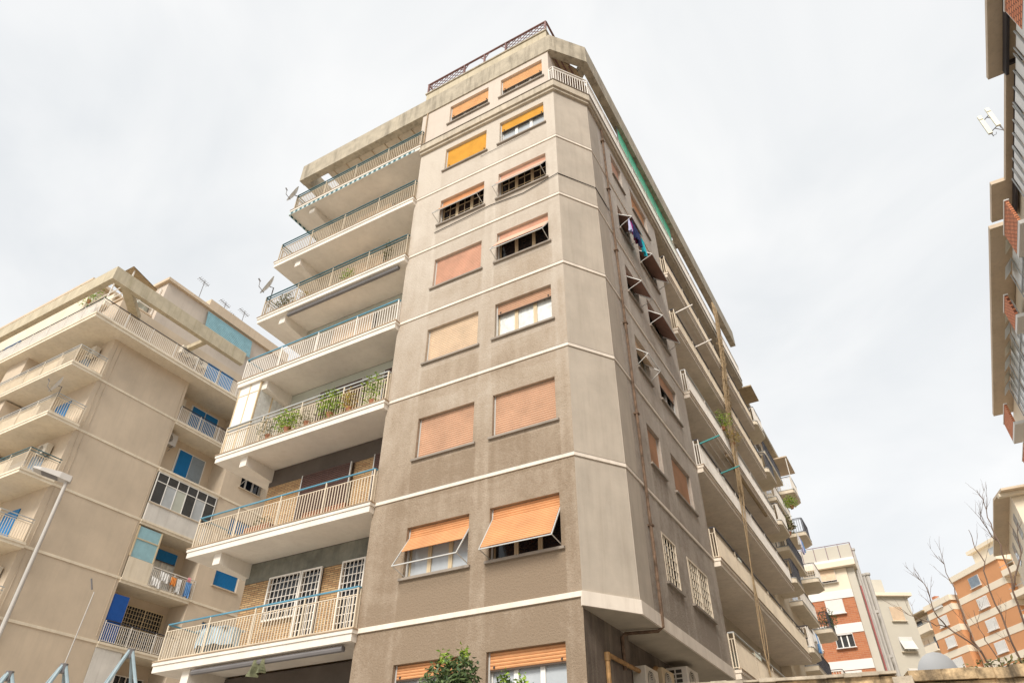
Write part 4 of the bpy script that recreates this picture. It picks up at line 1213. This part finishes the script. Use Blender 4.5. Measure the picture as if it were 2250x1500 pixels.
# the cream block further down, roof corner only
R3 = thing('apartment_building', 'cream block with a tan corrugated eave behind the bare trees at the right', 'building', (20, 65, 0))
b = MB()
b.box(16.4, 30, 57.6, 73, 0, 28)
b.build('wall', m_cream, R3)
b = MB()
b.prism([(15.15, 58.6), (15.75, 56.4), (31, 56.4), (31, 74.5), (15.05, 74.5)], 28.0, 28.2)
b.build('eave', m_eave, R3)
MB().prism([(15.5, 57.0), (31, 57.0), (31, 57.5), (15.4, 57.5)], 27.7, 27.99).build('eave_fascia', m_beige2, R3)
for k in range(5):
    z = 25.6-3.05*k
    window(R3, 1.7, 1.4, (18.2, 57.34, z), 0, shutter=m_yellow if k == 0 else m_whitesh, f=0.7, frame=m_framew)
    MB().box(16.4, 30, 57.55, 57.6, z-1.2, z-1.0).build('string_course', m_white, R3)
    for y in (60, 64, 68):
        MB().box(16.34, 16.4, y, y+1.6, z-0.4, z+1.5).build('window', m_glassb, R3)

# ------------------------------------------------------------------ end of the street: white and orange brick
E1 = thing('apartment_building', 'white block with orange brick bands and white shutters at the end of the street', 'building', (-3, 66, 0))
b = MB()
b.box(-16, 2.0, 60.4, 75, 0, 24.75)
b.box(1.35, 2.02, 60.1, 60.5, 0, 24.7)
b.build('wall', m_greige, E1)
zz_ = [(22.7, 24.7, m_cream, 0), (21.95, 22.7, m_white, 0.06), (19.65, 21.95, m_obrick, 0), (18.84, 19.65, m_white, 0.06), (16.55, 18.84, m_obrick, 0), (15.74, 16.55, m_white, 0.06),
       (13.45, 15.74, m_obrick, 0), (12.6, 13.45, m_white, 0.06), (10.3, 12.6, m_obrick, 0), (0, 10.3, m_white, 0.06)]
for z0, z1, mt, pr in zz_:
    MB().box(-16, 1.33, 60.0-pr, 60.4, z0+0.002, z1).build('brick_band' if mt is m_obrick else 'wall_band', mt, E1)
MB().box(-16.3, 2.3, 59.4, 75, 24.75, 25.25).build('cornice', m_cream, E1)
MB().box(-16.3, 2.3, 59.5, 75, 25.255, 25.5).build('cornice', m_white, E1)
for k in range(5):
    f = MB().box(-3.4+k*1.15, -2.3+k*1.15, 59.75, 59.78, 25.6, 26.85).build('terrace_panel', m_greige, E1)
b = MB()
for k in range(7): b.bar((-4.55+k*1.15, 59.72, 25.5), (-4.55+k*1.15, 59.72, 26.95), 0.05)
b.bar((-4.6, 59.72, 26.95), (2.3, 59.72, 26.95), 0.05).bar((2.3, 59.72, 26.95), (2.3, 66, 26.95), 0.05)
b.build('terrace_rail', m_iron, E1)
for (x, z, H, kw) in ((-0.5, 23.5, 1.2, dict(shutter=m_palesh, proj=(0.7, 0.25, 0.05, 1.0))), (-0.55, 20.6, 1.28, dict(shutter=m_whitesh)), (-0.5, 17.6, 1.2, dict(shutter=m_whitesh, f=0.1, pane=m_glass, frame=m_framew)),
                      (-0.6, 14.4, 1.25, dict(shutter=m_whitesh)), (-3.4, 20.6, 1.28, dict(shutter=m_whitesh)), (-3.4, 17.6, 1.2, dict(shutter=m_whitesh, f=0.1, frame=m_framew)), (-3.4, 14.4, 1.2, dict(shutter=m_whitesh))):
    window(E1, 1.6, H, (x, 59.76, z), 0, sill=m_whitesh, **kw)
for k, (x, y, zt, r) in enumerate(((2.35, 61.2, 26.6, 0.16), (2.55, 63.0, 24.6, 0.14), (2.2, 60.7, 24.5, 0.09), (2.85, 64, 24.9, 0.2))):
    b = MB().tube([(x, y, 0), (x, y, zt)], r, 8)
    if r > 0.13: b.tube([(x, y, zt-0.02), (x, y, zt+0.18)], r*1.6, 8)
    b.build('flue_pipe', m_lampm, E1)
each('pipe_bracket', [MB().box(2.0, 2.9, 62.9, 63.2, z, z+0.25) for z in (21, 17)], m_lampm, E1)
MB().tube([(2.15, 60.55, 5), (2.15, 60.55, 23)], 0.09, 7).build('red_downpipe', M('dusty_red_pipe', (0.36, 0.13, 0.12)), E1)
MB().box(2.0, 2.6, 63.3, 75, 0, 24.2).build('rear_wall', m_greige, E1)

# pale grey block
ro_ = R(29.93)
E2 = thing('apartment_building', 'plain pale grey block between the orange brick and the orange rendered buildings', 'building', (3.0, 74.6, 0), ro_, local=True)
b = MB()
b.box(-6, 3.05, 0, 14, 0, 25.6)
b.build('wall', m_greige, E2)
MB().box(-6, 3.4, -0.5, 14.2, 25.6, 25.95).build('cornice', m_cream, E2)
MB().box(-6, 1.6, 1.5, 8, 25.95, 28.0).build('roof_parapet', m_greige, E2)
for k in range(6):
    z = 23.0-3.15*k
    o = window(E2, 1.5, 1.5, (1.3, -0.22, z), 0, shutter=m_palesh if k < 1 else m_whitesh, proj=None if k != 1 else (0.75, 0.45, 0.1, 1.0), sill=m_cream, frame=m_framew, leaves=2)

# orange rendered block
oc = (11.62, 112.0)
O1 = thing('apartment_building', 'orange rendered block with cream bands and white shutters behind the bare trees', 'building', (12.6, 113.5, 0), R(125.2), local=True)
# local: x runs away along its facade, +y ... the street side is +y
def zO(z): return 1.6+(z-1.6)*1.238
top = 37.0
b = MB()
b.box(-26, 22, -14, -1.3, 0, top-1.5)
b.build('wall', m_cream, O1)
bays = [(-10.2, 0.3, 37.6), (2.2, 8.6, 35.6)]
for x0, x1, tz in bays:
    MB().box(x0, x1, -1.3, 0.0, 0, tz-0.8).build('bay_wall', m_owall, O1)
    MB().box(x0-0.25, x1+0.25, -14, 0.25, tz-0.798, tz).build('cornice', m_cream, O1)
    for k in range(9):
        z = 33.9-3.05*k
        MB().box(x0-0.03, x1+0.03, -1.28, 0.05, z-0.45, z+0.45).build('wall_band', m_cream, O1)
    for k in range(10):
        z = 34.75-3.05*k
        if z+1.4 > tz-0.85: z -= 0.3
        # street side is +y: turn the window round
        window(O1, 2.2, 1.5, ((x0+x1)/2+(0.6 if x0 < 0 else 0.0), 0.24, z), R(180), shutter=m_whitesh if (k or x0 > 0) else m_greyblue, sill=m_whitesh, frame=m_framew)
for (x0, x1, tz) in ((8.7, 17.5, 33.6), (-21, -10.3, 35.8)):
    for k in range(10):
        z = tz-1.3-3.05*k
        bal = MB().box(x0, x1, -1.3, 0.35, z-0.25, z).build('balcony', m_cream, O1)
        MB().box(x0, x1, 0.2, 0.33, z+0.002, z+0.55 if x0 < 0 else z+0.9).build('parapet', m_cream, bal)
        b2 = MB()
        b2.bar((x0, 0.27, z+1.05), (x1, 0.27, z+1.05), 0.06)
        b2.build('handrail', m_greyrail, bal)
        for q in range(3):
            xx = x0+(x1-x0)*(q+0.5)/3
            MB().box(xx-0.7, xx+0.7, -1.28, -1.2, z+0.1, z+2.3).build('balcony_door', [m_curtain, m_glass, m_palesh][(q+k) % 3], O1)
MB().box(8.7, 17.6, -5, 0.6, 35.0, 35.2).build('terrace_roof', m_canvas, O1)
b = MB()
b.box(-13.5, -3.5, -9, -2.0, 37.0, 40.0)
b.build('penthouse_wall', m_cream, O1)
MB().box(-14, -3, -9.5, -1.5, 40.0, 40.5).build('penthouse_roof', m_cream, O1)
MB().box(-9.5, -7, -2.0, -1.95, 38.0, 39.5).build('penthouse_window', m_glassb, O1)
MB().box(8.4, 9.2, -3, -2.2, 35, 37.4).build('chimney', m_obrick, O1)

# ------------------------------------------------------------------ things on and around the buildings
# plants on the balconies of the main block
z3 = S[2]+0.05
potted_plant('grey-green bushy plant at the left end of the plant-filled white balcony', -10.9, -0.1, z3, 0.75, 0.55, m_leafo, size=0.07)
potted_plant('bright green fern spilling through the bars of the plant-filled balcony', -9.98, -0.17, z3, 0.75, 0.55, m_leaf, size=0.10, n=190)
potted_plant('low yellow-green plant beside the fern on the plant-filled balcony', -9.2, -0.1, z3, 0.6, 0.35, m_leafo, size=0.06)
potted_plant('large dark green shrub in the middle of the plant-filled balcony', -8.2, -0.15, z3, 0.75, 0.75, m_leaf, size=0.09, n=220)
potted_plant('orange-leaved plant right of the large shrub on the plant-filled balcony', -7.45, -0.1, z3, 0.5, 0.62, m_leafy, size=0.08)
potted_plant('green plant at the right end of the plant-filled balcony, beside the stucco wall', -6.55, -0.08, z3, 0.6, 0.85, m_leaf, size=0.10)
z5 = S[4]+0.05
potted_plant('small light green plant behind the third balcony rail from the top', -8.8, 0.0, z5, 0.5, 0.45, m_leaf, size=0.08)
potted_plant('spiky plant standing tall near the right end of the third balcony from the top', -6.95, 0.0, z5, 0.3, 0.95, m_leafo, size=0.1, n=60)
potted_plant('wide succulent plant near the left end of the third balcony from the top', -11.9, 0.0, z5, 0.7, 0.5, m_leafo, size=0.10)
potted_plant('reddish pot plant right of the succulent on the third balcony from the top', -10.9, 0.0, z5, 0.4, 0.3, m_leafy, size=0.06)
# planter boxes
def planter(label, x0, x1, y, z, leaf=None):
    t = thing('planter_box', label, 'planter', ((x0+x1)/2, y, z), local=True)
    h = (x1-x0)/2
    k = MB()
    k.prism([(-h, -0.1), (h, -0.1), (h, 0.1), (-h, 0.1)], 0, 0.2)
    k.prism([(-h-0.015, -0.115), (h+0.015, -0.115), (h+0.015, 0.115), (-h-0.015, 0.115)], 0.2, 0.23)
    k.build('box', m_terra, t)
    if leaf:
        q = MB(); foliage(q, (0, 0, 0.36), (h, 0.12, 0.18), 90, 0.10); q.build('foliage', leaf, t)
planter('long terracotta planter with spiky plants on the second balcony from the bottom', -10.9, -9.9, 0.0, S[1]+0.05, m_leafo)
planter('low red planter at the right part of the second balcony from the bottom', -8.6, -7.0, 0.02, S[1]+0.05)
# covered table on the lowest balcony
t = thing('covered_table', 'table under a pale blue cover on the lowest balcony of the grey block', 'table', (-11.4, 0.35, S[0]+0.02), local=True)
k = MB()
k.prism([(-0.62, -0.35), (0.62, -0.35), (0.62, 0.35), (-0.62, 0.35)], 0.72, 0.76)
n_ = 24
ring = [(0.62*math.cos(2*math.pi*j/n_)*1.1, 0.38*math.sin(2*math.pi*j/n_)*1.1) for j in range(n_)]
i0 = len(k.v)
for j, (x, y) in enumerate(ring):
    k.v += [(x, y, 0.765), (x*(1.08+0.05*(j % 2)), y*(1.08+0.06*(j % 2)), 0.25+0.03*(j % 3))]
for j in range(n_):
    a, c = i0+2*j, i0+2*((j+1) % n_)
    k.f.append((a, c, c+1, a+1))
k.f.append(tuple(i0+2*j for j in range(n_)))
k.build('cover', CLOTH['pale'], t)
each('leg', [MB().bar((x, y, 0), (x, y, 0.72), 0.04) for x in (-0.5, 0.5) for y in (-0.28, 0.28)], m_lampd, t)
potted_plant('green climbing plant on the roof terrace of the beige left block, under its beam', -33.6, 1.7, 29.62, 1.6, 0.8, m_leaf, size=0.16, n=90)
# satellite dishes
sat_dish('white satellite dish on the left end of the top balcony of the grey block', (-13.2, -0.1, 25.3), R(-22), 18, 0.42, pole=0.75)
sat_dish('white satellite dish at the left end of the third balcony from the top', (-13.05, -0.1, 19.3), R(-22), 18, 0.44, pole=1.0)
sat_dish('white satellite dish on a balcony rail of the beige left block', (LX+0.25, 0.25, 20.0), R(-15), 18, 0.46, pole=0.6)
dg = sat_dish('large grey dish standing behind the flaking wall at the bottom right', (5.95, -1.5, 3.47), R(200), 12, 0.27, mat=m_dishg, pole=0.2)
# air conditioners
ac_unit('air conditioner below the top terrace at the left block corner', (LX-1.3, LY-0.02, 23.9), 0)
ac_unit('air conditioner on the left block under its third balcony from the top', (LX-1.55, LY-0.02, 17.85), 0)
ac_unit('air conditioner at the left picture edge on the beige block', (LX-0.9, LY-0.02, 11.5), 0)
ac_unit('left one of the air conditioner pair on the terrace wall of the left block', (LX-1.25, 6.6, 27.1), R(90), 0.85)
ac_unit('right one of the air conditioner pair on the terrace wall of the left block', (LX-1.25, 7.75, 26.95), R(90), 0.85)
ac_unit('air conditioner in the upper recessed balcony of the left block, under the terrace', (LX-1.5, 7.4, 23.9), R(90))
ac_unit('grey air conditioner in the recessed balcony above the glazed veranda', (LX-1.0, 7.3, 21.0), R(90), mat=m_lampm, W=0.95, H=0.75)
ac_unit('air conditioner low on the left block beside the steel tripods', (LX-1.2, 11.0, 8.0), R(0))
ac_unit('leftmost cream air conditioner under the bay of the grey block', (-0.22, 3.35, 4.62), R(90), 0.85, 0.32, 0.62)
ac_unit('dark-fronted middle air conditioner under the bay of the grey block', (-0.22, 4.55, 4.8), R(90), 0.85, 0.32, 0.62, mat=m_frame)
ac_unit('white air conditioner with square vents under the bay of the grey block', (-0.22, 5.85, 5.0), R(90), 0.95, 0.55, 0.66, mat=m_barw, grid=True)
ac_unit('brown air conditioner on the side loggia of the grey block', (XB, 16.5, 11.5), R(90), 0.8, 0.35, 0.7, mat=m_canvas)
# laundry
def laundry(label, root_loc, items, line):
    t = thing('laundry', label, 'laundry', root_loc, local=True)
    for cname, a, b_, dr_ in items:
        q = MB(); cloth(q, a, b_, dr_); q.build('garment', CLOTH[cname], t, label=cname+' garment')
    q = MB(); q.tube(line, 0.008, 5); q.build('line', m_lampd, t)
laundry('dark and turquoise washing hung out of a side window of the grey block', (CX+0.35, 3.9, ZB[5]+0.35),
        [('lilac', (0, -0.55, 0), (0, -0.4, 0), 0.55), ('magenta', (0.02, -0.4, 0), (0.02, -0.15, 0), 0.5), ('maroon', (0.0, -0.12, -0.05), (0.0, 0.2, -0.05), 0.6),
         ('navy', (0.1, -0.5, -0.1), (0.1, 0.35, -0.1), 0.7), ('turquoise', (0.06, 0.5, 0.0), (0.06, 0.9, 0), 0.7), ('white', (0.0, 0.22, 0), (0.0, 0.5, 0), 0.4)],
        [(0, -0.65, 0.01), (0, 1.0, 0.01)])
laundry('washing in white, orange and blue on a recessed balcony of the left block', (LX+0.08, 9.8, LS[3]+0.95),
        [('white', (0, -0.9, 0), (0, -0.3, -0.05), 0.45), ('orange', (0, -0.2, -0.1), (0, 0.15, -0.1), 0.4), ('pink', (0, 0.8, 0.15), (0, 1.0, 0.15), 0.2), ('white', (0, 0.2, -0.1), (0, 0.5, -0.1), 0.7), ('blue', (0, 0.75, -0.1), (0, 1.15, -0.1), 0.75), ('white', (0.02, -1.3, -0.4), (0.02, -0.7, -0.5), 0.4)],
        [(0, -1.3, 0.05), (0, 0, -0.08), (0, 1.3, 0.1)])
laundry('pale washing on a rail of the adjoining block along the side street', (1.28, 28.9, SB[3]+0.95),
        [('white', (0, -0.9, 0), (0, -0.2, 0), 0.7), ('lilac', (0, -0.1, 0), (0, 0.4, 0), 0.9), ('blue', (0, 0.5, 0), (0, 1.1, 0), 0.6)], [(0, -1.2, 0.01), (0, 1.3, 0.01)])
laundry('white and blue washing low on the adjoining block along the side street', (1.28, 25.0, SB[1]+0.95),
        [('white', (0, -0.8, 0), (0, -0.1, 0), 0.5), ('blue', (0, 0.0, 0), (0, 0.4, 0), 0.8), ('white', (0, 0.5, 0), (0, 0.9, 0), 0.7)], [(0, -1.1, 0.01), (0, 1.0, 0.01)])
# roof aerials of the left block
for k, (x, y, z, h, lab) in enumerate(((-31.5, 7.2, 32.1, 2.9, 'leftmost thin television aerial on the left block roof'), (-31.5, 9.3, 32.5, 2.0, 'second television aerial from the left on the left block roof'),
                                       (-31.5, 10.2, 32.5, 1.5, 'short television aerial between two taller ones on the left block roof'), (-31.5, 11.0, 32.5, 2.4, 'rightmost television aerial on the left block roof'))):
    t = thing('television_aerial', lab, 'aerial', (x, y, z), group='television aerials on the left block', local=True)
    MB().tube([(0, 0, 0), (0, 0, h)], 0.025, 5).build('mast', m_lampd, t)
    q = MB()
    q.bar((0, -0.5, h-0.1), (0, 0.4, h-0.25), 0.03)
    for j in range(6):
        yy = -0.45+j*0.15
        q.bar((-0.25, yy, h-0.12-0.025*j), (0.25, yy, h-0.12-0.025*j), 0.018)
    q.build('elements', m_lampd, t)
# potted geraniums on the side loggia
potted_plant('green and red pot plant on the upper side balcony beside the dry vine', 1.05, 13.6, S[3]+0.95, 0.7, 0.7, m_leaf, size=0.1)
potted_plant('red flowering plant hanging on the upper side balcony rail', 1.1, 14.6, S[3]+0.6, 0.6, 0.6, m_leafy, size=0.08)
potted_plant('round bush in a pot on the far side balcony', 1.15, 30.5, SB[4]+0.3, 0.7, 0.6, m_leaf, size=0.12)
potted_plant('spiky plant on a middle balcony of the adjoining block', 1.1, 26.4, SB[3]+0.2, 0.6, 0.9, m_leafo, size=0.2, n=60)
potted_plant('dark hedge-like plant on a low balcony of the adjoining block', 1.0, 34.6, SB[2]+0.1, 0.9, 1.0, m_leafd, size=0.12, n=160)
# dry climbing vine
t = thing('dry_vine', 'dry brown climbing vine hanging down the side balconies of the grey block', 'vine', (1.15, 12.2, 6.0))
vp_ = [(1.15, 12.0, 6.0), (1.15, 12.16, 7.2), (1.15, 12.5, 9.7), (1.15, 13.9, 13.6), (1.15, 15.0, 18.0), (1.16, 16.8, 22.0), (1.2, 17.6, 25.0), (1.2, 17.9, 27.3)]
for k in range(22):
    q = MB()
    pts = []
    for j in range(0 if k < 4 else (3 if k < 12 else 4), len(vp_)-1):
        for u in range(4):
            a_, c_ = Vector(vp_[j]), Vector(vp_[j+1])
            p = a_+(c_-a_)*(u/4)+Vector((0, (k-1.5)*0.13, 0) if k < 4 else (0, 0, 0))
            ph = j*4+u
            pts.append(p+Vector((0.04*math.sin(ph*0.9+k), (0.07 if k < 4 else 0.36)*math.sin(ph*0.45+k*1.7), 0)))
    q.tube(pts, random.uniform(0.010, 0.020), 5)
    q.build('stem', m_vine, t, smooth=True)

q = MB()
for z_, y_ in ((17.5, 15.0), (19.0, 15.6), (20.5, 16.1), (22.0, 16.8), (23.5, 17.2)):
    foliage(q, (1.15, y_, z_), (0.12, 0.5, 1.0), 90, 0.13, 0.9)
q.build('dry_foliage', m_vine, t)
# street lamp
t = thing('street_lamp', 'tall steel street lamp with a flat head in front of the beige block', 'street lamp', (-6.88, -7.3, 0), local=True)
MB().tube([(0, 0, 0), (0, 0, 3), (0, 0, 7.15)], 0.046, 10, r1=0.032).build('pole', m_lampm, t)
b = MB()
d = Vector((-0.42, -0.62, 0)).normalized()
n_ = Vector((-d.y, d.x, 0))
def P_(a, s_, z): return tuple(d*a+n_*s_+Vector((0, 0, z)))
i0 = len(b.v)
pro = [(-0.06, 0.05, 7.10, 7.22), (0.12, 0.11, 7.13, 7.25), (0.45, 0.12, 7.20, 7.27), (0.58, 0.09, 7.23, 7.27)]
for a, w_, zl, zh in pro: b.v += [P_(a, -w_, zl), P_(a, w_, zl), P_(a, w_*0.8, zh), P_(a, -w_*0.8, zh)]
for k in range(3):
    for j in range(4):
        b.f.append((i0+4*k+j, i0+4*k+(j+1) % 4, i0+4*k+4+(j+1) % 4, i0+4*k+4+j))
b.f += [(i0, i0+1, i0+2, i0+3), (i0+12, i0+13, i0+14, i0+15)]
b.build('lamp_head', m_lampm, t)
b = MB()
b.poly([P_(0.16, -0.085, 7.132), P_(0.44, -0.09, 7.19), P_(0.44, 0.09, 7.19), P_(0.16, 0.085, 7.132)])
b.build('lens', m_lampd, t)

# pale blue tripods
for k, (x, y, h, lab) in enumerate(((-0.9, -8.83, 3.24, 'rightmost and tallest pale blue steel tripod at the bottom left'), (-1.16, -9.27, 3.05, 'middle pale blue steel tripod carrying a thin mast'), (-1.34, -9.62, 2.94, 'leftmost pale blue steel tripod, barely rising into the picture'))):
    t = thing('tripod_frame', lab, 'tripod', (x, y, 0), group='pale blue tripods at the bottom left', local=True)
    for j in range(4):
        a = R(20+90*j+k*7)
        MB().tube([(1.6*math.cos(a), 1.6*math.sin(a), 0), (0.02*math.cos(a), 0.02*math.sin(a), h)], 0.016, 7).build('leg', m_tripod, t)
    MB().tube([(0, 0, h-0.06), (0, 0, h+0.02)], 0.035, 8).build('hub', m_lampd, t)
t = thing('thin_mast', 'thin steel mast with a small dark bar on top, rising from the middle tripod', 'mast', (-1.16, -9.27, 3.05), local=True)
MB().tube([(0, 0, 0), (0.01, 0.02, 0.68)], 0.006, 6).build('pole', m_lampm, t)
MB().tube([(-0.01, 0.0, 0.70), (-0.02, -0.04, 0.80)], 0.009, 6).build('dark_bar', m_lampd, t)

# citrus trees in front of the ground-floor windows
def citrus(label, x, y, zt, crowns):
    t = thing('citrus_tree', label, 'tree', (x, y, 0), group='small citrus trees below the windows', local=True)
    q = MB()
    q.tube([(0, 0, 0), (0.03, 0.02, 0.9), (0, 0, 1.7)], 0.06, 8, r1=0.04)
    for dx, dy, dz, r in crowns: q.tube([(0, 0, 1.6), (dx*0.5, dy*0.5, (1.6+dz)/2), (dx, dy, dz)], 0.025, 6, r1=0.008)
    q.build('trunk', m_bark, t, smooth=True)
    q = MB()
    for dx, dy, dz, r in crowns: foliage(q, (dx, dy, dz), (r, r, r*1.0), int(900*(r/0.3)**1.5), 0.058, 0.45)
    q.build('crown', m_leafd, t)
    for dx, dy, dz, r in crowns[:2]:
        q = MB()
        foliage(q, (dx, dy, dz+r*0.9), (r*0.3, r*0.3, r*0.55), 60, 0.05)
        q.build('young_shoot', m_leaf, t)
citrus('taller citrus tree with bright new shoots, below the left ground window', 1.85, -7.4, 3.2,
       [(-0.02, 0.0, 2.98, 0.2), (0.16, 0.05, 3.03, 0.17), (-0.2, -0.05, 2.75, 0.25), (0.1, 0, 2.7, 0.3), (0.3, 0.1, 2.6, 0.22), (0, 0, 2.3, 0.45)])
citrus('lower citrus tree right of the taller one, below the right ground window', 2.38, -7.0, 3.0,
       [(-0.12, 0.0, 2.88, 0.15), (0.06, 0.02, 2.80, 0.18), (-0.05, 0, 2.5, 0.3), (0.1, 0, 2.2, 0.4)])

# flaking wall in the bottom right corner
t = thing('garden_wall', 'low wall with flaking ochre plaster and a mossy cap at the bottom right', 'wall', (5.5, -4.5, 0))
def wall_run(a, c, zt0, zt1, th=0.35, ch=0.035, rough=0.008):
    a, c = Vector((a[0], a[1], 0)), Vector((c[0], c[1], 0))
    d = (c-a).normalized(); n = Vector((-d.y, d.x, 0))
    L = (c-a).length
    m_ = 26
    body, cap = MB(), MB()
    for k in range(m_):
        p, q = a+d*(L*k/m_), a+d*(L*(k+1)/m_)
        z = zt0+(zt1-zt0)*k/m_; z2 = zt0+(zt1-zt0)*(k+1)/m_
        j = random.uniform(-0.02, 0.02)
        for (mb_, o0, o1, lo, hi) in ((body, 0.0+j*0.7, th, -10, -ch-0.006), (cap, -0.05+j*0.6, th+0.07, -ch+j*0.4, 0.0+random.uniform(-rough, rough))):
            i = len(mb_.v)
            zl = 0.0 if lo < -5 else z+lo
            for (pp, zz) in ((p, z), (q, z2)):
                zl2 = 0.0 if lo < -5 else zz+lo
                mb_.v += [tuple(pp+n*o0)[:2]+(zl2,), tuple(pp+n*o1)[:2]+(zl2,), tuple(pp+n*o1)[:2]+(zz+hi,), tuple(pp+n*o0)[:2]+(zz+hi,)]
            mb_.f += [(i, i+1, i+2, i+3), (i+7, i+6, i+5, i+4)]+[(i+x, i+4+x, i+4+(x+1) % 4, i+(x+1) % 4) for x in range(4)]
    return body, cap
for a, c, z0, z1, ch_, rg in (((1.2, -5.45), (5.50, -4.58), 3.2, 3.2, 0.03, 0.004), ((5.6, -4.5), (9.5, -3.5), 3.2, 3.2, 0.10, 0.014)):
    body, cap = wall_run(a, c, z0, z1, ch=ch_, rough=rg)
    body.build('wall_run', m_flake, t)
    cap.build('wall_cap', m_wallcap if ch_ < 0.05 else m_flake, t)
MB().box(5.46, 5.64, -4.75, -4.3, 0, 3.12).build('wall_pier', m_wallcap, t)
q = MB()
for (x, y) in ((6.3, -4.2), (6.6, -4.15), (6.9, -4.05), (6.75, -4.1)):
    foliage(q, (x, y, 3.24), (0.2, 0.1, 0.06), 60, 0.05)
q.build('moss', m_leafo, t)

# bare trees
def limb(q, pts, r0, r1):
    P = [Vector(p) for p in pts]
    fine = []
    for k in range(len(P)-1):
        for u in range(3):
            fine.append(P[k]+(P[k+1]-P[k])*(u/3)+Vector((random.gauss(0, 0.012), random.gauss(0, 0.02), random.gauss(0, 0.012))))
    fine.append(P[-1])
    q.tube(fine, r0, 6, r1=r1, cap=False)
    return fine
def twigs(q, fine, n, L, r, depth=1):
    for _ in range(n):
        k = random.randrange(len(fine)//4, len(fine)-1)
        p = fine[k]
        d = (fine[k+1]-fine[k]).normalized()
        d = (d*0.8+Vector((random.uniform(-0.9, 0.9), random.uniform(-0.9, 0.9), random.uniform(0.0, 0.7)))).normalized()
        l = L*random.uniform(0.5, 1.2)
        pts = [p]
        for j in range(4):
            d = (d+Vector((random.gauss(0, 0.12), random.gauss(0, 0.12), 0.10))).normalized()
            pts.append(pts[-1]+d*l/4)
        q.tube(pts, r, 4, r1=r*0.35, cap=False)
        if depth: twigs(q, pts, 2, L*0.5, r*0.6, depth-1)
LM = {'A': [(6.85, 3.6), (6.79, 3.93), (6.59, 4.43), (6.54, 4.68), (6.56, 5.18), (6.57, 5.59), (6.53, 6.03)],
      'B': [(6.57, 4.5), (6.24, 4.87), (6.14, 5.08), (6.18, 5.43), (6.07, 5.77)], 'B2': [(6.24, 4.87), (6.04, 4.91), (5.82, 5.04), (5.66, 5.21)],
      'C': [(6.87, 3.7), (6.85, 3.93), (6.76, 4.48), (6.7, 4.72), (6.73, 5.04)],
      'D': [(7.2, 3.3), (7.09, 4.04), (7.08, 4.69), (7.05, 5.3), (7.15, 5.8), (7.13, 6.2), (7.14, 6.4)],
      'E': [(7.3, 3.3), (7.36, 4.67), (7.39, 5.25), (7.46, 5.73), (7.49, 6.13), (7.49, 6.45), (7.53, 6.81), (7.5, 7.03)],
      'F': [(7.42, 5.3), (7.73, 5.87), (7.87, 6.34)], 'E2': [(7.49, 6.13), (7.38, 6.44), (7.37, 6.61)]}
for names, base, lab in ((('A', 'B', 'B2', 'C'), (6.95, 1.0), 'bare young tree with long forked branches, left one at the bottom right'), (('D', 'E', 'F', 'E2'), (7.25, 1.0), 'bare young tree at the right picture edge, right one of the two')):
    t = thing('bare_tree', lab, 'tree', (base[0], base[1], 0), group='bare young trees at the bottom right')
    q = MB()
    q.tube([(base[0], base[1], 0), (base[0]+0.02, base[1], 1.8), (LM[names[0]][0][0], 1.0, LM[names[0]][0][1])], 0.05, 8, r1=0.034)
    if names[0] == 'D': q.tube([(base[0], base[1], 0.05), (base[0]+0.05, base[1], 1.8), (7.3, 1.0, 3.3)], 0.05, 8, r1=0.034)
    q.build('trunk', m_bark, t, smooth=True)
    for nm in names:
        q = MB()
        th = 0.021 if nm in 'ADE' else (0.014 if nm in 'BCF' else 0.009)
        fine = limb(q, [(p[0], 1.0+0.12*math.sin(i*1.3+len(nm)), p[1]) for i, p in enumerate(LM[nm])], th, 0.004)
        twigs(q, fine, 8 if nm in 'ABDE' else 5, 0.42, 0.0042, 1)
        q.build('branch', m_bark, t)
